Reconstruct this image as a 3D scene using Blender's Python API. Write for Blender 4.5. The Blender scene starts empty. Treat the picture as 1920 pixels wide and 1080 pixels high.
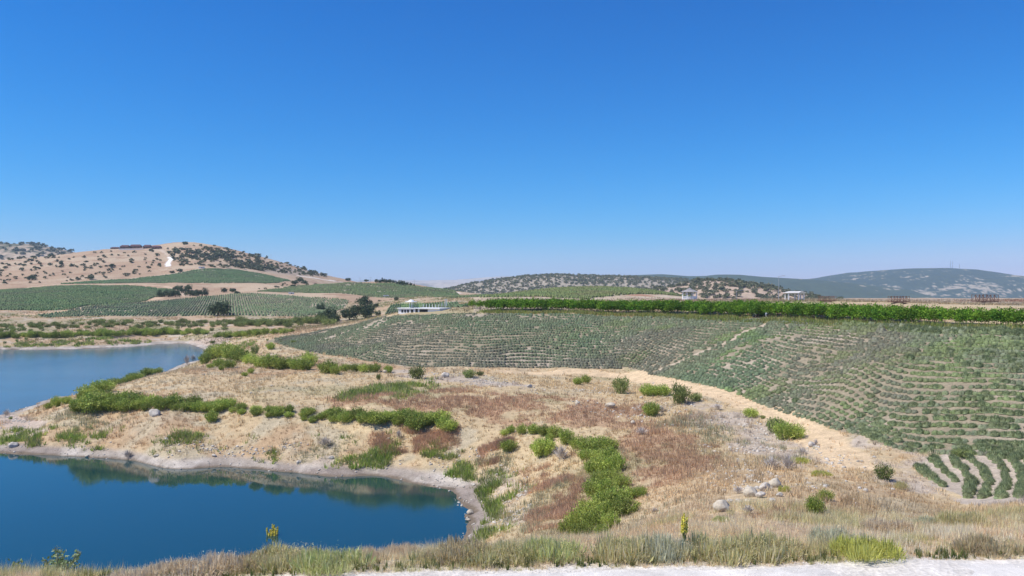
import bpy, math, random
import numpy as np
from mathutils import Vector, Matrix

S = bpy.context.scene
COL = S.collection
R = math.radians
rng = np.random.default_rng(7)
random.seed(7)

# ---------------------------------------------------------------- camera, sky, sun, exposure
F = 1450.0                      # focal length in pixels of the 1920 x 1080 photograph
HZ = 540.0                      # the horizon's row
cd = bpy.data.cameras.new("camera")
cam = bpy.data.objects.new("camera", cd)
COL.objects.link(cam)
cd.sensor_width = 36.0
cd.lens = 36.0 * F / 1920.0
cd.clip_start = 0.5
cd.clip_end = 60000.0
cam.location = (0, 0, 0)
cam.rotation_euler = (R(90), 0, 0)
S.camera = cam
S.render.resolution_x, S.render.resolution_y = 1024, 576
S.view_settings.view_transform = 'Standard'
S.view_settings.look = 'None'
S.view_settings.gamma = 1.0
S.view_settings.exposure = 0.12
S.cycles.volume_bounces = 2
S.cycles.max_bounces = 6

SUN_EL, SUN_AZ = 56.0, -107.0     # azimuth from the view direction, clockwise
w = bpy.data.worlds.new("World")
S.world = w
w.use_nodes = True
nt = w.node_tree
nt.nodes.clear()
wo = nt.nodes.new('ShaderNodeOutputWorld')
bg = nt.nodes.new('ShaderNodeBackground')
sky = nt.nodes.new('ShaderNodeTexSky')
sky.sky_type = 'NISHITA'
sky.sun_disc = False
sky.sun_elevation = R(SUN_EL)
sky.sun_rotation = R(SUN_AZ)
sky.altitude = 900.0
sky.air_density = 1.15
sky.dust_density = 0.35
sky.ozone_density = 3.2
bg.inputs['Strength'].default_value = 0.115  # = SKY_ST
# the phone camera's deep sky blue: one power curve per channel on the sky's own colour
SKY_ST = 0.115
sep = nt.nodes.new('ShaderNodeSeparateColor')
com = nt.nodes.new('ShaderNodeCombineColor')
nt.links.new(sky.outputs[0], sep.inputs[0])
for ch, (gain, power) in enumerate(((1.17, 3.4), (0.735, 1.27), (1.14, 1.0))):
    pw = nt.nodes.new('ShaderNodeMath'); pw.operation = 'POWER'
    ml = nt.nodes.new('ShaderNodeMath'); ml.operation = 'MULTIPLY'
    nt.links.new(sep.outputs[ch], pw.inputs[0])
    pw.inputs[1].default_value = power
    nt.links.new(pw.outputs[0], ml.inputs[0])
    ml.inputs[1].default_value = gain * SKY_ST ** (power - 1)
    nt.links.new(ml.outputs[0], com.inputs[ch])
nt.links.new(com.outputs[0], bg.inputs['Color'])
nt.links.new(bg.outputs[0], wo.inputs['Surface'])
sl = bpy.data.lights.new("sun", 'SUN')
sl.energy = 5.0
sl.angle = R(0.5)
sl.color = (1.0, 0.935, 0.83)
sun = bpy.data.objects.new("sun", sl)
COL.objects.link(sun)
sd = Vector((math.sin(R(SUN_AZ)) * math.cos(R(SUN_EL)), math.cos(R(SUN_AZ)) * math.cos(R(SUN_EL)), math.sin(R(SUN_EL))))
sun.rotation_euler = sd.to_track_quat('Z', 'Y').to_euler()

# ---------------------------------------------------------------- helpers
WATER = -17.0


def _hash(ix, iy, seed):
    h = (ix.astype(np.int64) * 374761393 + iy.astype(np.int64) * 668265263 + seed * 1442695041) & 0xFFFFFFFF
    h = ((h ^ (h >> 13)) * 1274126177) & 0xFFFFFFFF
    h = ((h ^ (h >> 16)) * 2246822519) & 0xFFFFFFFF
    return ((h ^ (h >> 15)) & 0xFFFFFF).astype(np.float64) / 0xFFFFFF


def vnoise(x, y, seed=0):
    ix, iy = np.floor(x), np.floor(y)
    fx, fy = x - ix, y - iy
    fx = fx * fx * fx * (fx * (fx * 6 - 15) + 10)
    fy = fy * fy * fy * (fy * (fy * 6 - 15) + 10)
    a, b = _hash(ix, iy, seed), _hash(ix + 1, iy, seed)
    c, d = _hash(ix, iy + 1, seed), _hash(ix + 1, iy + 1, seed)
    return (a + (b - a) * fx) * (1 - fy) + (c + (d - c) * fx) * fy


def fbm(x, y, scale, octaves=4, seed=0, gain=0.5):
    """-1 .. 1"""
    x, y = np.asarray(x, float), np.asarray(y, float)
    t, amp, tot = np.zeros(np.broadcast(x, y).shape), 1.0, 0.0
    s = 1.0 / scale
    for o in range(octaves):
        c_, s_ = math.cos(0.6 * o + 0.4), math.sin(0.6 * o + 0.4)
        t += amp * (vnoise((x * c_ - y * s_) * s + 17.3 * o, (x * s_ + y * c_) * s - 9.1 * o, seed + o) * 2 - 1)
        tot += amp
        amp *= gain
        s *= 2.03
    return t / tot


def sstep(a, b, x):
    t = np.clip((np.asarray(x, float) - a) / (b - a), 0, 1)
    return t * t * (3 - 2 * t)


def np_mesh(name, V, faces, col=None, smooth=False):
    """faces: one (n,3)/(n,4) array or a list of such arrays; col: per-vertex rgb"""
    me = bpy.data.meshes.new(name)
    if isinstance(faces, np.ndarray):
        faces = [faces]
    faces = [f for f in faces if len(f)]
    V = np.ascontiguousarray(V, np.float32)
    me.vertices.add(len(V))
    me.vertices.foreach_set('co', V.ravel())
    idx = np.concatenate([f.ravel() for f in faces]).astype(np.int32)
    cnt = np.concatenate([np.full(len(f), f.shape[1], np.int32) for f in faces])
    me.loops.add(len(idx))
    me.loops.foreach_set('vertex_index', idx)
    me.polygons.add(len(cnt))
    st = np.zeros(len(cnt), np.int32)
    st[1:] = np.cumsum(cnt)[:-1]
    me.polygons.foreach_set('loop_start', st)
    if smooth:
        me.polygons.foreach_set('use_smooth', np.ones(len(cnt), bool))
    if col is not None:
        a = me.color_attributes.new('Col', 'FLOAT_COLOR', 'POINT')
        c4 = np.ones((len(V), 4), np.float32)
        c4[:, :3] = np.clip(col, 0.003, 1)
        a.data.foreach_set('color', c4.ravel())
    me.update(calc_edges=True)
    return me


def link(name, me, mat=None, parent=None):
    o = bpy.data.objects.new(name, me)
    COL.objects.link(o)
    if mat is not None and me is not None and len(me.materials) == 0:
        me.materials.append(mat)
    if parent is not None:
        o.parent = parent
    return o


def tag(o, label=None, cat=None, group=None, kind=None):
    if label: o['label'] = label
    if cat: o['category'] = cat
    if group: o['group'] = group
    if kind: o['kind'] = kind
    return o


def empty(name, loc, rz=0.0):
    o = bpy.data.objects.new(name, None)
    COL.objects.link(o)
    o.location = loc
    o.rotation_euler = (0, 0, rz)
    o.empty_display_size = 0.3
    return o


def nth(i):
    return f"{i}{'th' if 10 <= i % 100 <= 20 else {1: 'st', 2: 'nd', 3: 'rd'}.get(i % 10, 'th')}"


# ---------------------------------------------------------------- materials
def new_mat(name):
    m = bpy.data.materials.new(name)
    m.use_nodes = True
    t = m.node_tree
    t.nodes.clear()
    out = t.nodes.new('ShaderNodeOutputMaterial')
    p = t.nodes.new('ShaderNodeBsdfPrincipled')
    t.links.new(p.outputs[0], out.inputs['Surface'])
    return m, t, p, out


def node(t, kind, **kw):
    n = t.nodes.new(kind)
    for k, v in kw.items():
        setattr(n, k, v)
    return n


def mat_leaf(name, trans=0.25, rough=0.65, vary=0.22, spec=0.25):
    m, t, p, out = new_mat(name)
    at = node(t, 'ShaderNodeAttribute', attribute_name='Col')
    oi = node(t, 'ShaderNodeObjectInfo')
    mr = node(t, 'ShaderNodeMapRange')
    mr.inputs['To Min'].default_value = 1 - vary
    mr.inputs['To Max'].default_value = 1 + vary
    t.links.new(oi.outputs['Random'], mr.inputs['Value'])
    mx = node(t, 'ShaderNodeMix', data_type='RGBA', blend_type='MULTIPLY')
    mx.inputs['Factor'].default_value = 1
    t.links.new(at.outputs['Color'], mx.inputs[6])
    t.links.new(mr.outputs[0], mx.inputs[7])
    t.links.new(mx.outputs[2], p.inputs['Base Color'])
    p.inputs['Roughness'].default_value = rough
    p.inputs['Specular IOR Level'].default_value = spec
    if trans > 0:
        tr = node(t, 'ShaderNodeBsdfTranslucent')
        t.links.new(mx.outputs[2], tr.inputs['Color'])
        ms = node(t, 'ShaderNodeMixShader')
        ms.inputs[0].default_value = trans
        t.links.new(p.outputs[0], ms.inputs[1])
        t.links.new(tr.outputs[0], ms.inputs[2])
        t.links.new(ms.outputs[0], out.inputs['Surface'])
    return m


def mat_ground(name, s1=0.9, s2=0.12, amt=0.35, bump=0.5, bdist=0.08):
    """vertex colour broken up by procedural noise, with bump"""
    m, t, p, out = new_mat(name)
    at = node(t, 'ShaderNodeAttribute', attribute_name='Col')
    g = node(t, 'ShaderNodeNewGeometry')
    fac = None
    for sc, det in ((1 / s1, 5), (1 / s2, 3)):
        n = node(t, 'ShaderNodeTexNoise')
        n.inputs['Scale'].default_value = sc
        n.inputs['Detail'].default_value = det
        n.inputs['Roughness'].default_value = 0.65
        t.links.new(g.outputs['Position'], n.inputs['Vector'])
        mr = node(t, 'ShaderNodeMapRange')
        mr.inputs['From Min'].default_value = 0.3
        mr.inputs['From Max'].default_value = 0.7
        mr.inputs['To Min'].default_value = 1 - amt
        mr.inputs['To Max'].default_value = 1 + amt
        t.links.new(n.outputs['Fac'], mr.inputs['Value'])
        if fac is None:
            fac, first = mr.outputs[0], n
        else:
            mu = node(t, 'ShaderNodeMath', operation='MULTIPLY')
            t.links.new(fac, mu.inputs[0])
            t.links.new(mr.outputs[0], mu.inputs[1])
            fac = mu.outputs[0]
    mx = node(t, 'ShaderNodeMix', data_type='RGBA', blend_type='MULTIPLY')
    mx.inputs['Factor'].default_value = 1
    t.links.new(at.outputs['Color'], mx.inputs[6])
    t.links.new(fac, mx.inputs[7])
    t.links.new(mx.outputs[2], p.inputs['Base Color'])
    p.inputs['Roughness'].default_value = 0.95
    p.inputs['Specular IOR Level'].default_value = 0.1
    b = node(t, 'ShaderNodeBump')
    b.inputs['Strength'].default_value = bump
    b.inputs['Distance'].default_value = bdist
    t.links.new(fac, b.inputs['Height'])
    t.links.new(b.outputs[0], p.inputs['Normal'])
    return m


def mat_plain(name, rgb, rough=0.6, noise=0.12, scale=6.0, metal=0.0, bump=0.0):
    m, t, p, out = new_mat(name)
    n = node(t, 'ShaderNodeTexNoise')
    n.inputs['Scale'].default_value = scale
    n.inputs['Detail'].default_value = 5
    tc = node(t, 'ShaderNodeTexCoord')
    t.links.new(tc.outputs['Object'], n.inputs['Vector'])
    mr = node(t, 'ShaderNodeMapRange')
    mr.inputs['From Min'].default_value = 0.3
    mr.inputs['From Max'].default_value = 0.7
    mr.inputs['To Min'].default_value = 1 - noise
    mr.inputs['To Max'].default_value = 1 + noise
    t.links.new(n.outputs['Fac'], mr.inputs['Value'])
    mx = node(t, 'ShaderNodeMix', data_type='RGBA', blend_type='MULTIPLY')
    mx.inputs['Factor'].default_value = 1
    mx.inputs[6].default_value = (*rgb, 1)
    t.links.new(mr.outputs[0], mx.inputs[7])
    t.links.new(mx.outputs[2], p.inputs['Base Color'])
    p.inputs['Roughness'].default_value = rough
    p.inputs['Metallic'].default_value = metal
    if bump:
        b = node(t, 'ShaderNodeBump')
        b.inputs['Strength'].default_value = bump
        b.inputs['Distance'].default_value = 0.05
        t.links.new(n.outputs['Fac'], b.inputs['Height'])
        t.links.new(b.outputs[0], p.inputs['Normal'])
    return m


def mat_water(name, base, rough, ior, bump, scale, stretch=1.0):
    m, t, p, out = new_mat(name)
    g = node(t, 'ShaderNodeNewGeometry')
    big = node(t, 'ShaderNodeTexNoise')
    big.inputs['Scale'].default_value = 0.03
    big.inputs['Detail'].default_value = 3
    t.links.new(g.outputs['Position'], big.inputs['Vector'])
    cr = node(t, 'ShaderNodeMix', data_type='RGBA')
    cr.inputs[6].default_value = (*[c * 0.85 for c in base], 1)
    cr.inputs[7].default_value = (*[c * 1.15 for c in base], 1)
    t.links.new(big.outputs['Fac'], cr.inputs['Factor'])
    t.links.new(cr.outputs[2], p.inputs['Base Color'])
    rr = node(t, 'ShaderNodeMapRange')
    rr.inputs['From Min'].default_value = 0.35
    rr.inputs['From Max'].default_value = 0.7
    rr.inputs['To Min'].default_value = rough
    rr.inputs['To Max'].default_value = rough + 0.09
    t.links.new(big.outputs['Fac'], rr.inputs['Value'])
    t.links.new(rr.outputs[0], p.inputs['Roughness'])
    p.inputs['IOR'].default_value = ior
    mp = node(t, 'ShaderNodeMapping')
    mp.inputs['Scale'].default_value = (1.0, stretch, 1.0)
    t.links.new(g.outputs['Position'], mp.inputs['Vector'])
    n = node(t, 'ShaderNodeTexNoise')
    n.inputs['Scale'].default_value = scale
    n.inputs['Detail'].default_value = 3
    t.links.new(mp.outputs[0], n.inputs['Vector'])
    b = node(t, 'ShaderNodeBump')
    b.inputs['Strength'].default_value = bump
    b.inputs['Distance'].default_value = 0.05
    t.links.new(n.outputs['Fac'], b.inputs['Height'])
    t.links.new(b.outputs[0], p.inputs['Normal'])
    return m


M_ground = mat_ground('ground_cover', 0.9, 0.13, 0.22, 0.5, 0.10)
M_hill = mat_ground('hill_cover', 14.0, 3.0, 0.16, 0.35, 1.0)
M_leaf = mat_leaf('leaf', vary=0.30)
M_grass = mat_leaf('grass_blade', 0.4, 0.8, 0.0, 0.1)
M_lav = mat_leaf('lavender_leaf', 0.15, 0.8, 0.14, 0.1)
M_oak = mat_leaf('oak_leaf', 0.1, 0.7, 0.18, 0.2)
M_bark = mat_plain('bark', (0.16, 0.12, 0.085), 0.9, 0.3, 12)
M_twig = mat_leaf('twig', 0.0, 0.9, 0.12, 0.1)
M_rock = mat_plain('limestone', (0.52, 0.47, 0.40), 0.9, 0.3, 4.0, bump=0.6)
M_rockw = mat_plain('white_limestone', (0.50, 0.44, 0.345), 0.9, 0.2, 4.0, bump=0.5)
M_white = mat_plain('white_paint', (0.80, 0.80, 0.78), 0.55, 0.05, 2.0)
M_pale = mat_plain('pale_roof', (0.66, 0.64, 0.61), 0.7, 0.1, 2.0)
M_shingle = mat_plain('grey_shingle', (0.30, 0.28, 0.27), 0.85, 0.2, 5.0)
M_dark = mat_plain('dark_opening', (0.03, 0.03, 0.03), 0.9, 0.1, 2.0)
M_timber = mat_plain('dark_timber', (0.22, 0.13, 0.09), 0.75, 0.3, 7.0)
M_metal = mat_plain('galvanised_metal', (0.42, 0.43, 0.44), 0.5, 0.1, 3.0, metal=0.5)
M_green = mat_plain('green_paint', (0.28, 0.42, 0.16), 0.6, 0.1, 3.0)
M_black = mat_plain('black_plastic', (0.025, 0.025, 0.03), 0.35, 0.1, 3.0)
M_red = mat_plain('dark_red_roof', (0.085, 0.032, 0.040), 0.8, 0.2, 1.0)

# ---------------------------------------------------------------- terrain: one sheet, measured heights joined by a thin-plate spline
C = [  # (column, row, distance): where the line of sight of a photograph pixel meets the ground
 (1000,1000,42.5),(1300,1000,27.5),(1300,960,34),(1300,900,46),(1300,950,37),(1300,850,56),(1300,800,67),(1300,760,76.5),(1300,726,88),
 (1600,1000,28),(1600,940,36.3),(1600,880,46),(1600,830,55.5),(1600,800,61.3),
 (1900,1000,28),(1900,940,36),(1900,880,44.8),(1900,800,51.5),(1900,700,62.0),(1900,640,73.8),(1900,612,82.5),
 (1800,935,40),(1720,850,51),(1500,770,70),(1400,740,81),(1240,705,101),(1180,690,112),(1000,690,114),(800,688,116.6),(700,678,126),(600,665,140),(520,650,162),
 (1600,700,71.5),(1600,650,84.0),(1600,612,94.5),(1400,660,94.8),(1400,620,108.5),(1400,600,116.5),(1200,650,118.2),(1200,615,129.7),(1200,592,142.0),(1000,650,122.9),(1000,615,136.2),(1000,588,150.5),(800,650,129.9),(800,615,148.5),(800,592,165.2),(650,640,156.4),(650,614,184.3),(740,590,176.7),
 (620,605,274),(680,600,278),(700,575,331),
 (890,580,165.0),(1100,585,149.9),(1400,590,121.5),(1700,605,90.8),(1900,612,81.5),
 (1100,538,420),(950,552,330),(1000,545,380),(1200,542,400),(1280,556,380),(1030,541,410),(1150,539,415),
 (770,590,232),(640,575,393),
 (450,548,470),(560,552,460),(700,562,430),(850,562,420),(660,530,600),(560,535,590),(760,533,600),(860,548,560),(700,530,605),(800,538,590),
 (100,592,312),(300,592,300),(550,592,295),(250,568,400),(440,551,480),(640,562,410),
 (0,580,330),(0,545,470),(150,535,520),(150,575,345),(300,545,500),(280,560,430),
 (380,504,680),(300,520,640),(500,517,680),(300,533,540),(500,533,560),(150,530,560),
 (0,520,650),(0,490,800),(100,480,850),(200,467,900),(270,466,900),(350,454,980),(400,460,960),(470,477,960),(550,500,950),(620,518,940),(660,526,930),
 (450,500,760),(320,490,760),(200,500,720),(100,505,700),(-300,500,800),
 (0,655,214),(0,632,226),(200,652,220),(200,630,232),(350,645,235),(370,630,240),(0,605,270),(200,605,268),(400,605,265),(500,610,255),(500,630,209),(-300,655,212),
 (0,775,105),(60,760,112),(110,745,119.6),(150,775,87.6),(300,730,100.7),(300,702,121),(450,720,104),(450,690,125.7),(450,665,154),(600,740,92),(600,700,113),
 (800,740,89),(800,710,102),(1000,740,88),(1000,715,98.6),(1150,740,87),(1150,770,78),(1000,790,75.4),(850,790,76.6),(700,790,77),(500,780,81),(300,770,85),
 (500,830,76.5),(700,840,74),(850,850,72),(850,920,64.9),(950,850,69),(950,900,62.8),(910,930,61.3),(880,965,58),(930,980,52.7),(1050,900,57),(1050,960,48),(1000,950,52),
 (1150,850,60.8),(1150,900,52),(1150,950,44.5),(1150,1000,37.8),(1080,1000,40.3),
 (-200,848,80.5),(0,850,79.5),(100,852,79),(250,862,76.5),(400,875,73.6),(550,885,71.4),(700,892,70),(800,910,66.6),(860,935,62.4),(875,965,58),(865,1000,53.6),
 (250,845,77.5),(550,865,72.3),(100,835,80),(0,800,88.7),(60,790,91.6),(300,810,79),(150,810,83),
]
H = [  # (column, height, distance)
 (600,-8.3,23.5),(600,-10,27.5),(600,-13.5,36),(600,-17.3,46),(600,-18.5,52),
 (300,-8.4,22.5),(300,-10.5,27),(300,-14,34),(300,-17.3,42),(300,-19,52),
 (0,-8.8,22.5),(0,-10.6,26),(0,-13.6,32),(0,-17.3,40),(0,-19,50),(-500,-8.8,22.5),(-500,-13.5,32),(-500,-17.5,40),(-500,-19,50),
 (850,-8.3,24),(850,-9.6,27.5),(850,-13,36),(850,-16.9,49),
 (1000,-8.3,24),(1000,-9.3,28),(1000,-11.5,34),(1300,-8.3,24.5),(1600,-8.3,25),(1900,-8.3,25.5),
 (2300,-9,30),(2300,-9.5,45),(2300,-8.5,56),(2300,-6,74),(2300,-4,95),(2700,-8.2,60),
 (500,-12.5,190),(1000,-4.8,225),(1300,-3.7,225),(1500,-3.6,215),(1700,-3.7,190),(1900,-3.8,175),(1900,-4.0,260),(1500,-4.2,280),(1300,-4.3,270),(2300,-3.5,200),(2300,-4,300),
 (1100,-4.6,270),(1100,-8,560),(1400,-9,500),(1700,-9,450),(1900,-8,450),(1700,-5.5,330),(1450,-6,360),
 (770,-8.2,228),(770,-8.6,260),(700,-9.5,238),(860,-6.2,226),(800,-4.2,400),
 (660,-5,760),(860,-12,720),(760,-8,740),
 (0,15,1150),(350,25,1250),(600,-5,1200),(800,-12,920),(1000,-14,720),(1000,-16,1250),(1500,-14,820),(1900,-14,820),(1500,-16,1300),(2400,-14,950),(2400,-10,500),(-800,10,1250),(-600,20,820),
 (-300,-19,150),(-300,-13,260),(-300,-11,320),(-300,-5,450),(100,-19.5,150),(250,-18.5,180),(0,-19,125),(330,-18,200),(-300,-19,112),(310,-17,158),(400,-16.9,195),(430,-15.2,208),(250,-17,140),(180,-17,126),(340,-17,172),
 (0,-19,70),(250,-19,67),(500,-19,62),(700,-18.6,58),(800,-17.8,56),(-300,-19,60),(-300,-15,95),(-300,-17,106),
]
for pxx in (-900, -400, 0, 500, 960, 1400, 1900, 2700):
    for dd in (8, 15, 22):
        H.append((pxx, -8.2, dd))
P_ = [((a - 960) / F, d, -(b - HZ) / F * d) for a, b, d in C] + [((a - 960) / F, d, z) for a, z, d in H]
P_ = np.array(P_)
_cx = np.stack([2.2 * P_[:, 0], np.log(P_[:, 1])], 1)


def _U(r2):
    return np.where(r2 > 0, 0.5 * r2 * np.log(np.maximum(r2, 1e-12)), 0)


_n = len(_cx)
_K = _U(((_cx[:, None] - _cx[None]) ** 2).sum(-1)) + np.eye(_n) * 2e-4
_Pm = np.concatenate([np.ones((_n, 1)), _cx], 1)
_A = np.block([[_K, _Pm], [_Pm.T, np.zeros((3, 3))]])
_sol = np.linalg.solve(_A, np.concatenate([P_[:, 2], np.zeros(3)]))


def tps(u, v):
    q = np.stack([2.2 * u, v], 1)
    out = np.empty(len(q))
    for i in range(0, len(q), 20000):
        b = q[i:i + 20000]
        out[i:i + 20000] = _U(((b[:, None] - _cx[None]) ** 2).sum(-1)) @ _sol[:_n] + _sol[_n] + b @ _sol[_n + 1:]
    return out


RY = np.concatenate([np.linspace(-40, 19.5, 22), np.geomspace(20, 300, 780), np.geomspace(301.2, 1400, 340), np.geomspace(1420, 9500, 60)])
CU = np.concatenate([np.linspace(-1.3, -0.745, 90), np.linspace(-0.74, 0.74, 930), np.linspace(0.745, 1.3, 90)])
gv, gu = np.linspace(math.log(8), math.log(1300), 430), np.linspace(-1.3, 1.3, 270)
Gc = tps(np.tile(gu, len(gv)), np.repeat(gv, len(gu))).reshape(len(gv), len(gu))


def bilin(tab, ra, ca, r, c):
    i = np.interp(r, ra, np.arange(len(ra)))
    j = np.interp(c, ca, np.arange(len(ca)))
    i0 = np.minimum(i.astype(int), len(ra) - 2)
    j0 = np.minimum(j.astype(int), len(ca) - 2)
    a, b = i - i0, j - j0
    return (tab[i0, j0] * (1 - a) + tab[i0 + 1, j0] * a) * (1 - b) + (tab[i0, j0 + 1] * (1 - a) + tab[i0 + 1, j0 + 1] * a) * b


uu, yy = np.meshgrid(CU, RY)
XX = uu * np.maximum(yy, 25.0)
ZT = bilin(Gc, gv, gu, np.log(np.clip(yy, 8.01, 1299)).ravel(), uu.ravel()).reshape(yy.shape)
ZT = np.where(yy > 1150, ZT + (-74 - ZT) * sstep(1150, 2600, yy), ZT)
near = sstep(22.0, 27.0, yy) * (1 - sstep(420, 520, yy))
amp = near * np.where(yy < 110, 1.0, 1.15)
ZT = ZT + amp * (0.22 * fbm(XX, yy, 7.0, 4, 3) + 0.07 * fbm(XX, yy, 1.4, 3, 9) * (yy < 160))
farm = sstep(420, 560, yy) * (1 - sstep(1250, 1500, yy))
ZT = ZT + farm * (1.5 * fbm(XX, yy, 70.0, 4, 21) + 0.7 * fbm(XX, yy, 16.0, 3, 22))
ZT = ZT * sstep(20.0, 25.0, yy) + (1 - sstep(20.0, 25.0, yy)) * np.where(yy < 23, -8.25, ZT)


def ground(x, y):
    x, y = np.atleast_1d(np.asarray(x, float)), np.atleast_1d(np.asarray(y, float))
    return bilin(ZT, RY, CU, y, x / np.maximum(y, 25.0))


def hits(pts, dmin=20.5, dmax=1300.0):
    """first points of the ground on the lines of sight of photograph pixels"""
    pts = np.atleast_2d(np.asarray(pts, float))
    r = RY[(RY > dmin) & (RY < dmax)]
    r = np.sort(np.concatenate([r, (r[1:] + r[:-1]) / 2]))
    out = np.empty((len(pts), 3))
    for k, (a, b) in enumerate(pts[:, :2]):
        u = (a - 960) / F
        zt = bilin(ZT, RY, CU, r, np.full(len(r), u))
        zr = -(b - HZ) / F * r
        d = zr - zt
        i = np.argmax(d <= 0) if (d <= 0).any() else np.argmin(d / r)
        if i > 0 and d[i] <= 0 and d[i - 1] > 0:
            t = d[i - 1] / (d[i - 1] - d[i])
            y = r[i - 1] + t * (r[i] - r[i - 1])
        else:
            y = r[i]
        out[k] = (u * y, y, 0)
    out[:, 2] = ground(out[:, 0], out[:, 1])
    return out


def inpoly(x, y, poly):
    x, y = np.asarray(x, float), np.asarray(y, float)
    r = np.zeros(x.shape, bool)
    n = len(poly)
    for i in range(n):
        x1, y1 = poly[i][0], poly[i][1]
        x2, y2 = poly[(i + 1) % n][0], poly[(i + 1) % n][1]
        if y1 == y2:
            continue
        c = ((y1 > y) != (y2 > y)) & (x < (x2 - x1) * (y - y1) / (y2 - y1) + x1)
        r ^= c
    return r


def dist_line(x, y, line):
    d = np.full(np.shape(x), 1e9)
    for (x1, y1), (x2, y2) in zip(line[:-1], line[1:]):
        dx, dy = x2 - x1, y2 - y1
        t = np.clip(((x - x1) * dx + (y - y1) * dy) / max(dx * dx + dy * dy, 1e-9), 0, 1)
        d = np.minimum(d, np.hypot(x - x1 - t * dx, y - y1 - t * dy))
    return d


def wpoly(pts, dmax=1300.0):
    return hits(pts, 20.5, dmax)[:, :2]


LOWER = [(500,640),(560,656),(620,667),(700,678),(760,687),(800,690),(900,690),(1000,690),(1100,692),(1180,688),(1210,698),(1240,706),(1320,722),(1400,745),(1470,775),(1540,795),(1600,812),(1640,828),(1690,845),(1760,853),(1850,858),(1990,862),(2250,868),(2600,872)]
UPPER = [(2600,640),(2100,630),(1920,622),(1800,618),(1700,614),(1600,606),(1500,601),(1400,597),(1250,593),(1100,590),(900,588),(800,590),(745,593),(700,599),(620,616),(560,629),(500,639)]
PF_main = wpoly(LOWER + UPPER)
PF_short = wpoly([(1715,872),(1760,856),(1850,850),(1990,850),(1990,945),(1800,945),(1770,920)])
PF_A = wpoly([(110,532.5),(250,523),(310,516),(380,505),(440,506),(510,518),(545,527),(500,532),(300,531)])
PF_B = wpoly([(-120,548),(0,545),(100,537),(240,536),(325,543),(338,550),(290,557),(275,564),(200,571),(130,581),(50,582),(-120,588)])
PF_C = wpoly([(70,591),(130,583),(240,569),(380,557),(440,551),(540,555),(655,565),(640,580),(605,588),(560,594),(300,594),(80,595)])
PF_D = wpoly([(480,547),(540,538),(600,533),(660,531),(760,534),(850,545),(925,556),(850,559),(760,558),(650,551),(560,549)], 640)
PF_E = wpoly([(900,558),(960,551),(1000,545.5),(1050,541),(1100,538.8),(1150,540),(1200,542.8),(1260,551),(1300,558),(1100,561)], 450)
PF_F = wpoly([(722,590),(735,572),(860,568),(880,575),(860,577),(790,577),(770,582)])
SPIT = [wpoly(p) for p in (
    [(0,772),(60,790),(120,800),(60,815),(0,822)],
    [(355,640),(400,632),(440,630),(430,642),(380,648)])]
RED = [wpoly(p) for p in (
    [(600,745),(680,735),(760,738),(850,725),(960,745),(1000,800),(900,790),(760,770),(620,765)],
    [(960,735),(1100,745),(1200,760),(1330,790),(1340,850),(1300,900),(1200,920),(1150,800),(1050,800),(980,770)],
    [(690,812),(760,800),(830,810),(860,825),(800,845),(700,840)],
    [(990,880),(1060,860),(1105,900),(1100,960),(1060,990),(990,1000),(1000,940)],
    [(900,840),(950,830),(960,860),(900,855)])]
PALE = [wpoly(p) for p in (
    [(1290,745),(1400,770),(1560,850),(1580,900),(1420,870),(1300,800)],
    [(1600,815),(1760,870),(1820,945),(1700,930),(1620,870)],
    [(905,880),(960,870),(1000,950),(960,1000),(910,980)],
    [(560,860),(640,850),(640,880),(560,890)], [(700,690),(780,700),(900,712),(1010,722),(1000,735),(800,715)])]
STRAWP = [wpoly(p) for p in (
    [(780,690),(1180,690),(1250,712),(1420,755),(1560,820),(1640,900),(1620,940),(1560,870),(1450,790),(1300,730),(1150,708),(900,700)],
    [(1180,950),(1300,860),(1420,840),(1560,900),(1480,960),(1250,1010)])]
TRACK = [(wpoly(p), hw, c) for p, hw, c in (
    ([(0,544),(60,538),(100,534),(240,533.5),(310,536),(345,548)], 2.2, (0.50,0.37,0.25)),
    ([(40,590),(110,584),(170,577),(210,571),(270,564.5),(300,558.5),(380,554)], 3.2, (0.55,0.40,0.26)),
    ([(100,533),(250,522),(310,515),(360,506),(380,503)], 2.0, (0.56,0.44,0.32)),
    ([(340,548),(355,556)], 3.0, (0.5,0.38,0.27)),
    ([(316,499),(314,494),(318,489),(322,485),(318,482)], 2.3, (0.80,0.78,0.74)),
    ([(225,467.5),(260,467.5),(300,469),(318,480)], 2.0, (0.50,0.40,0.30)),
    ([(640,529),(620,526),(590,521),(560,517)], 3.0, (0.62,0.55,0.46)),
    ([(820,541),(862,550)], 2.5, (0.66,0.58,0.5)),
    ([(1447,598),(1430,612),(1400,620),(1370,640),(1310,662),(1270,680),(1240,692),(1226,700)], 0.40, (0.46,0.38,0.28)),
    ([(950,697),(1080,697),(1180,703),(1260,722),(1380,752),(1470,785),(1540,822),(1600,870)], 1.7, (0.60,0.455,0.285)),
)]
LAVS = (PF_main, PF_A, PF_B, PF_C, PF_D, PF_E, PF_F)


def road_edge(x):
    return 22.65 + np.where(x > 0, 0.055, 0.11) * x


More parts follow.
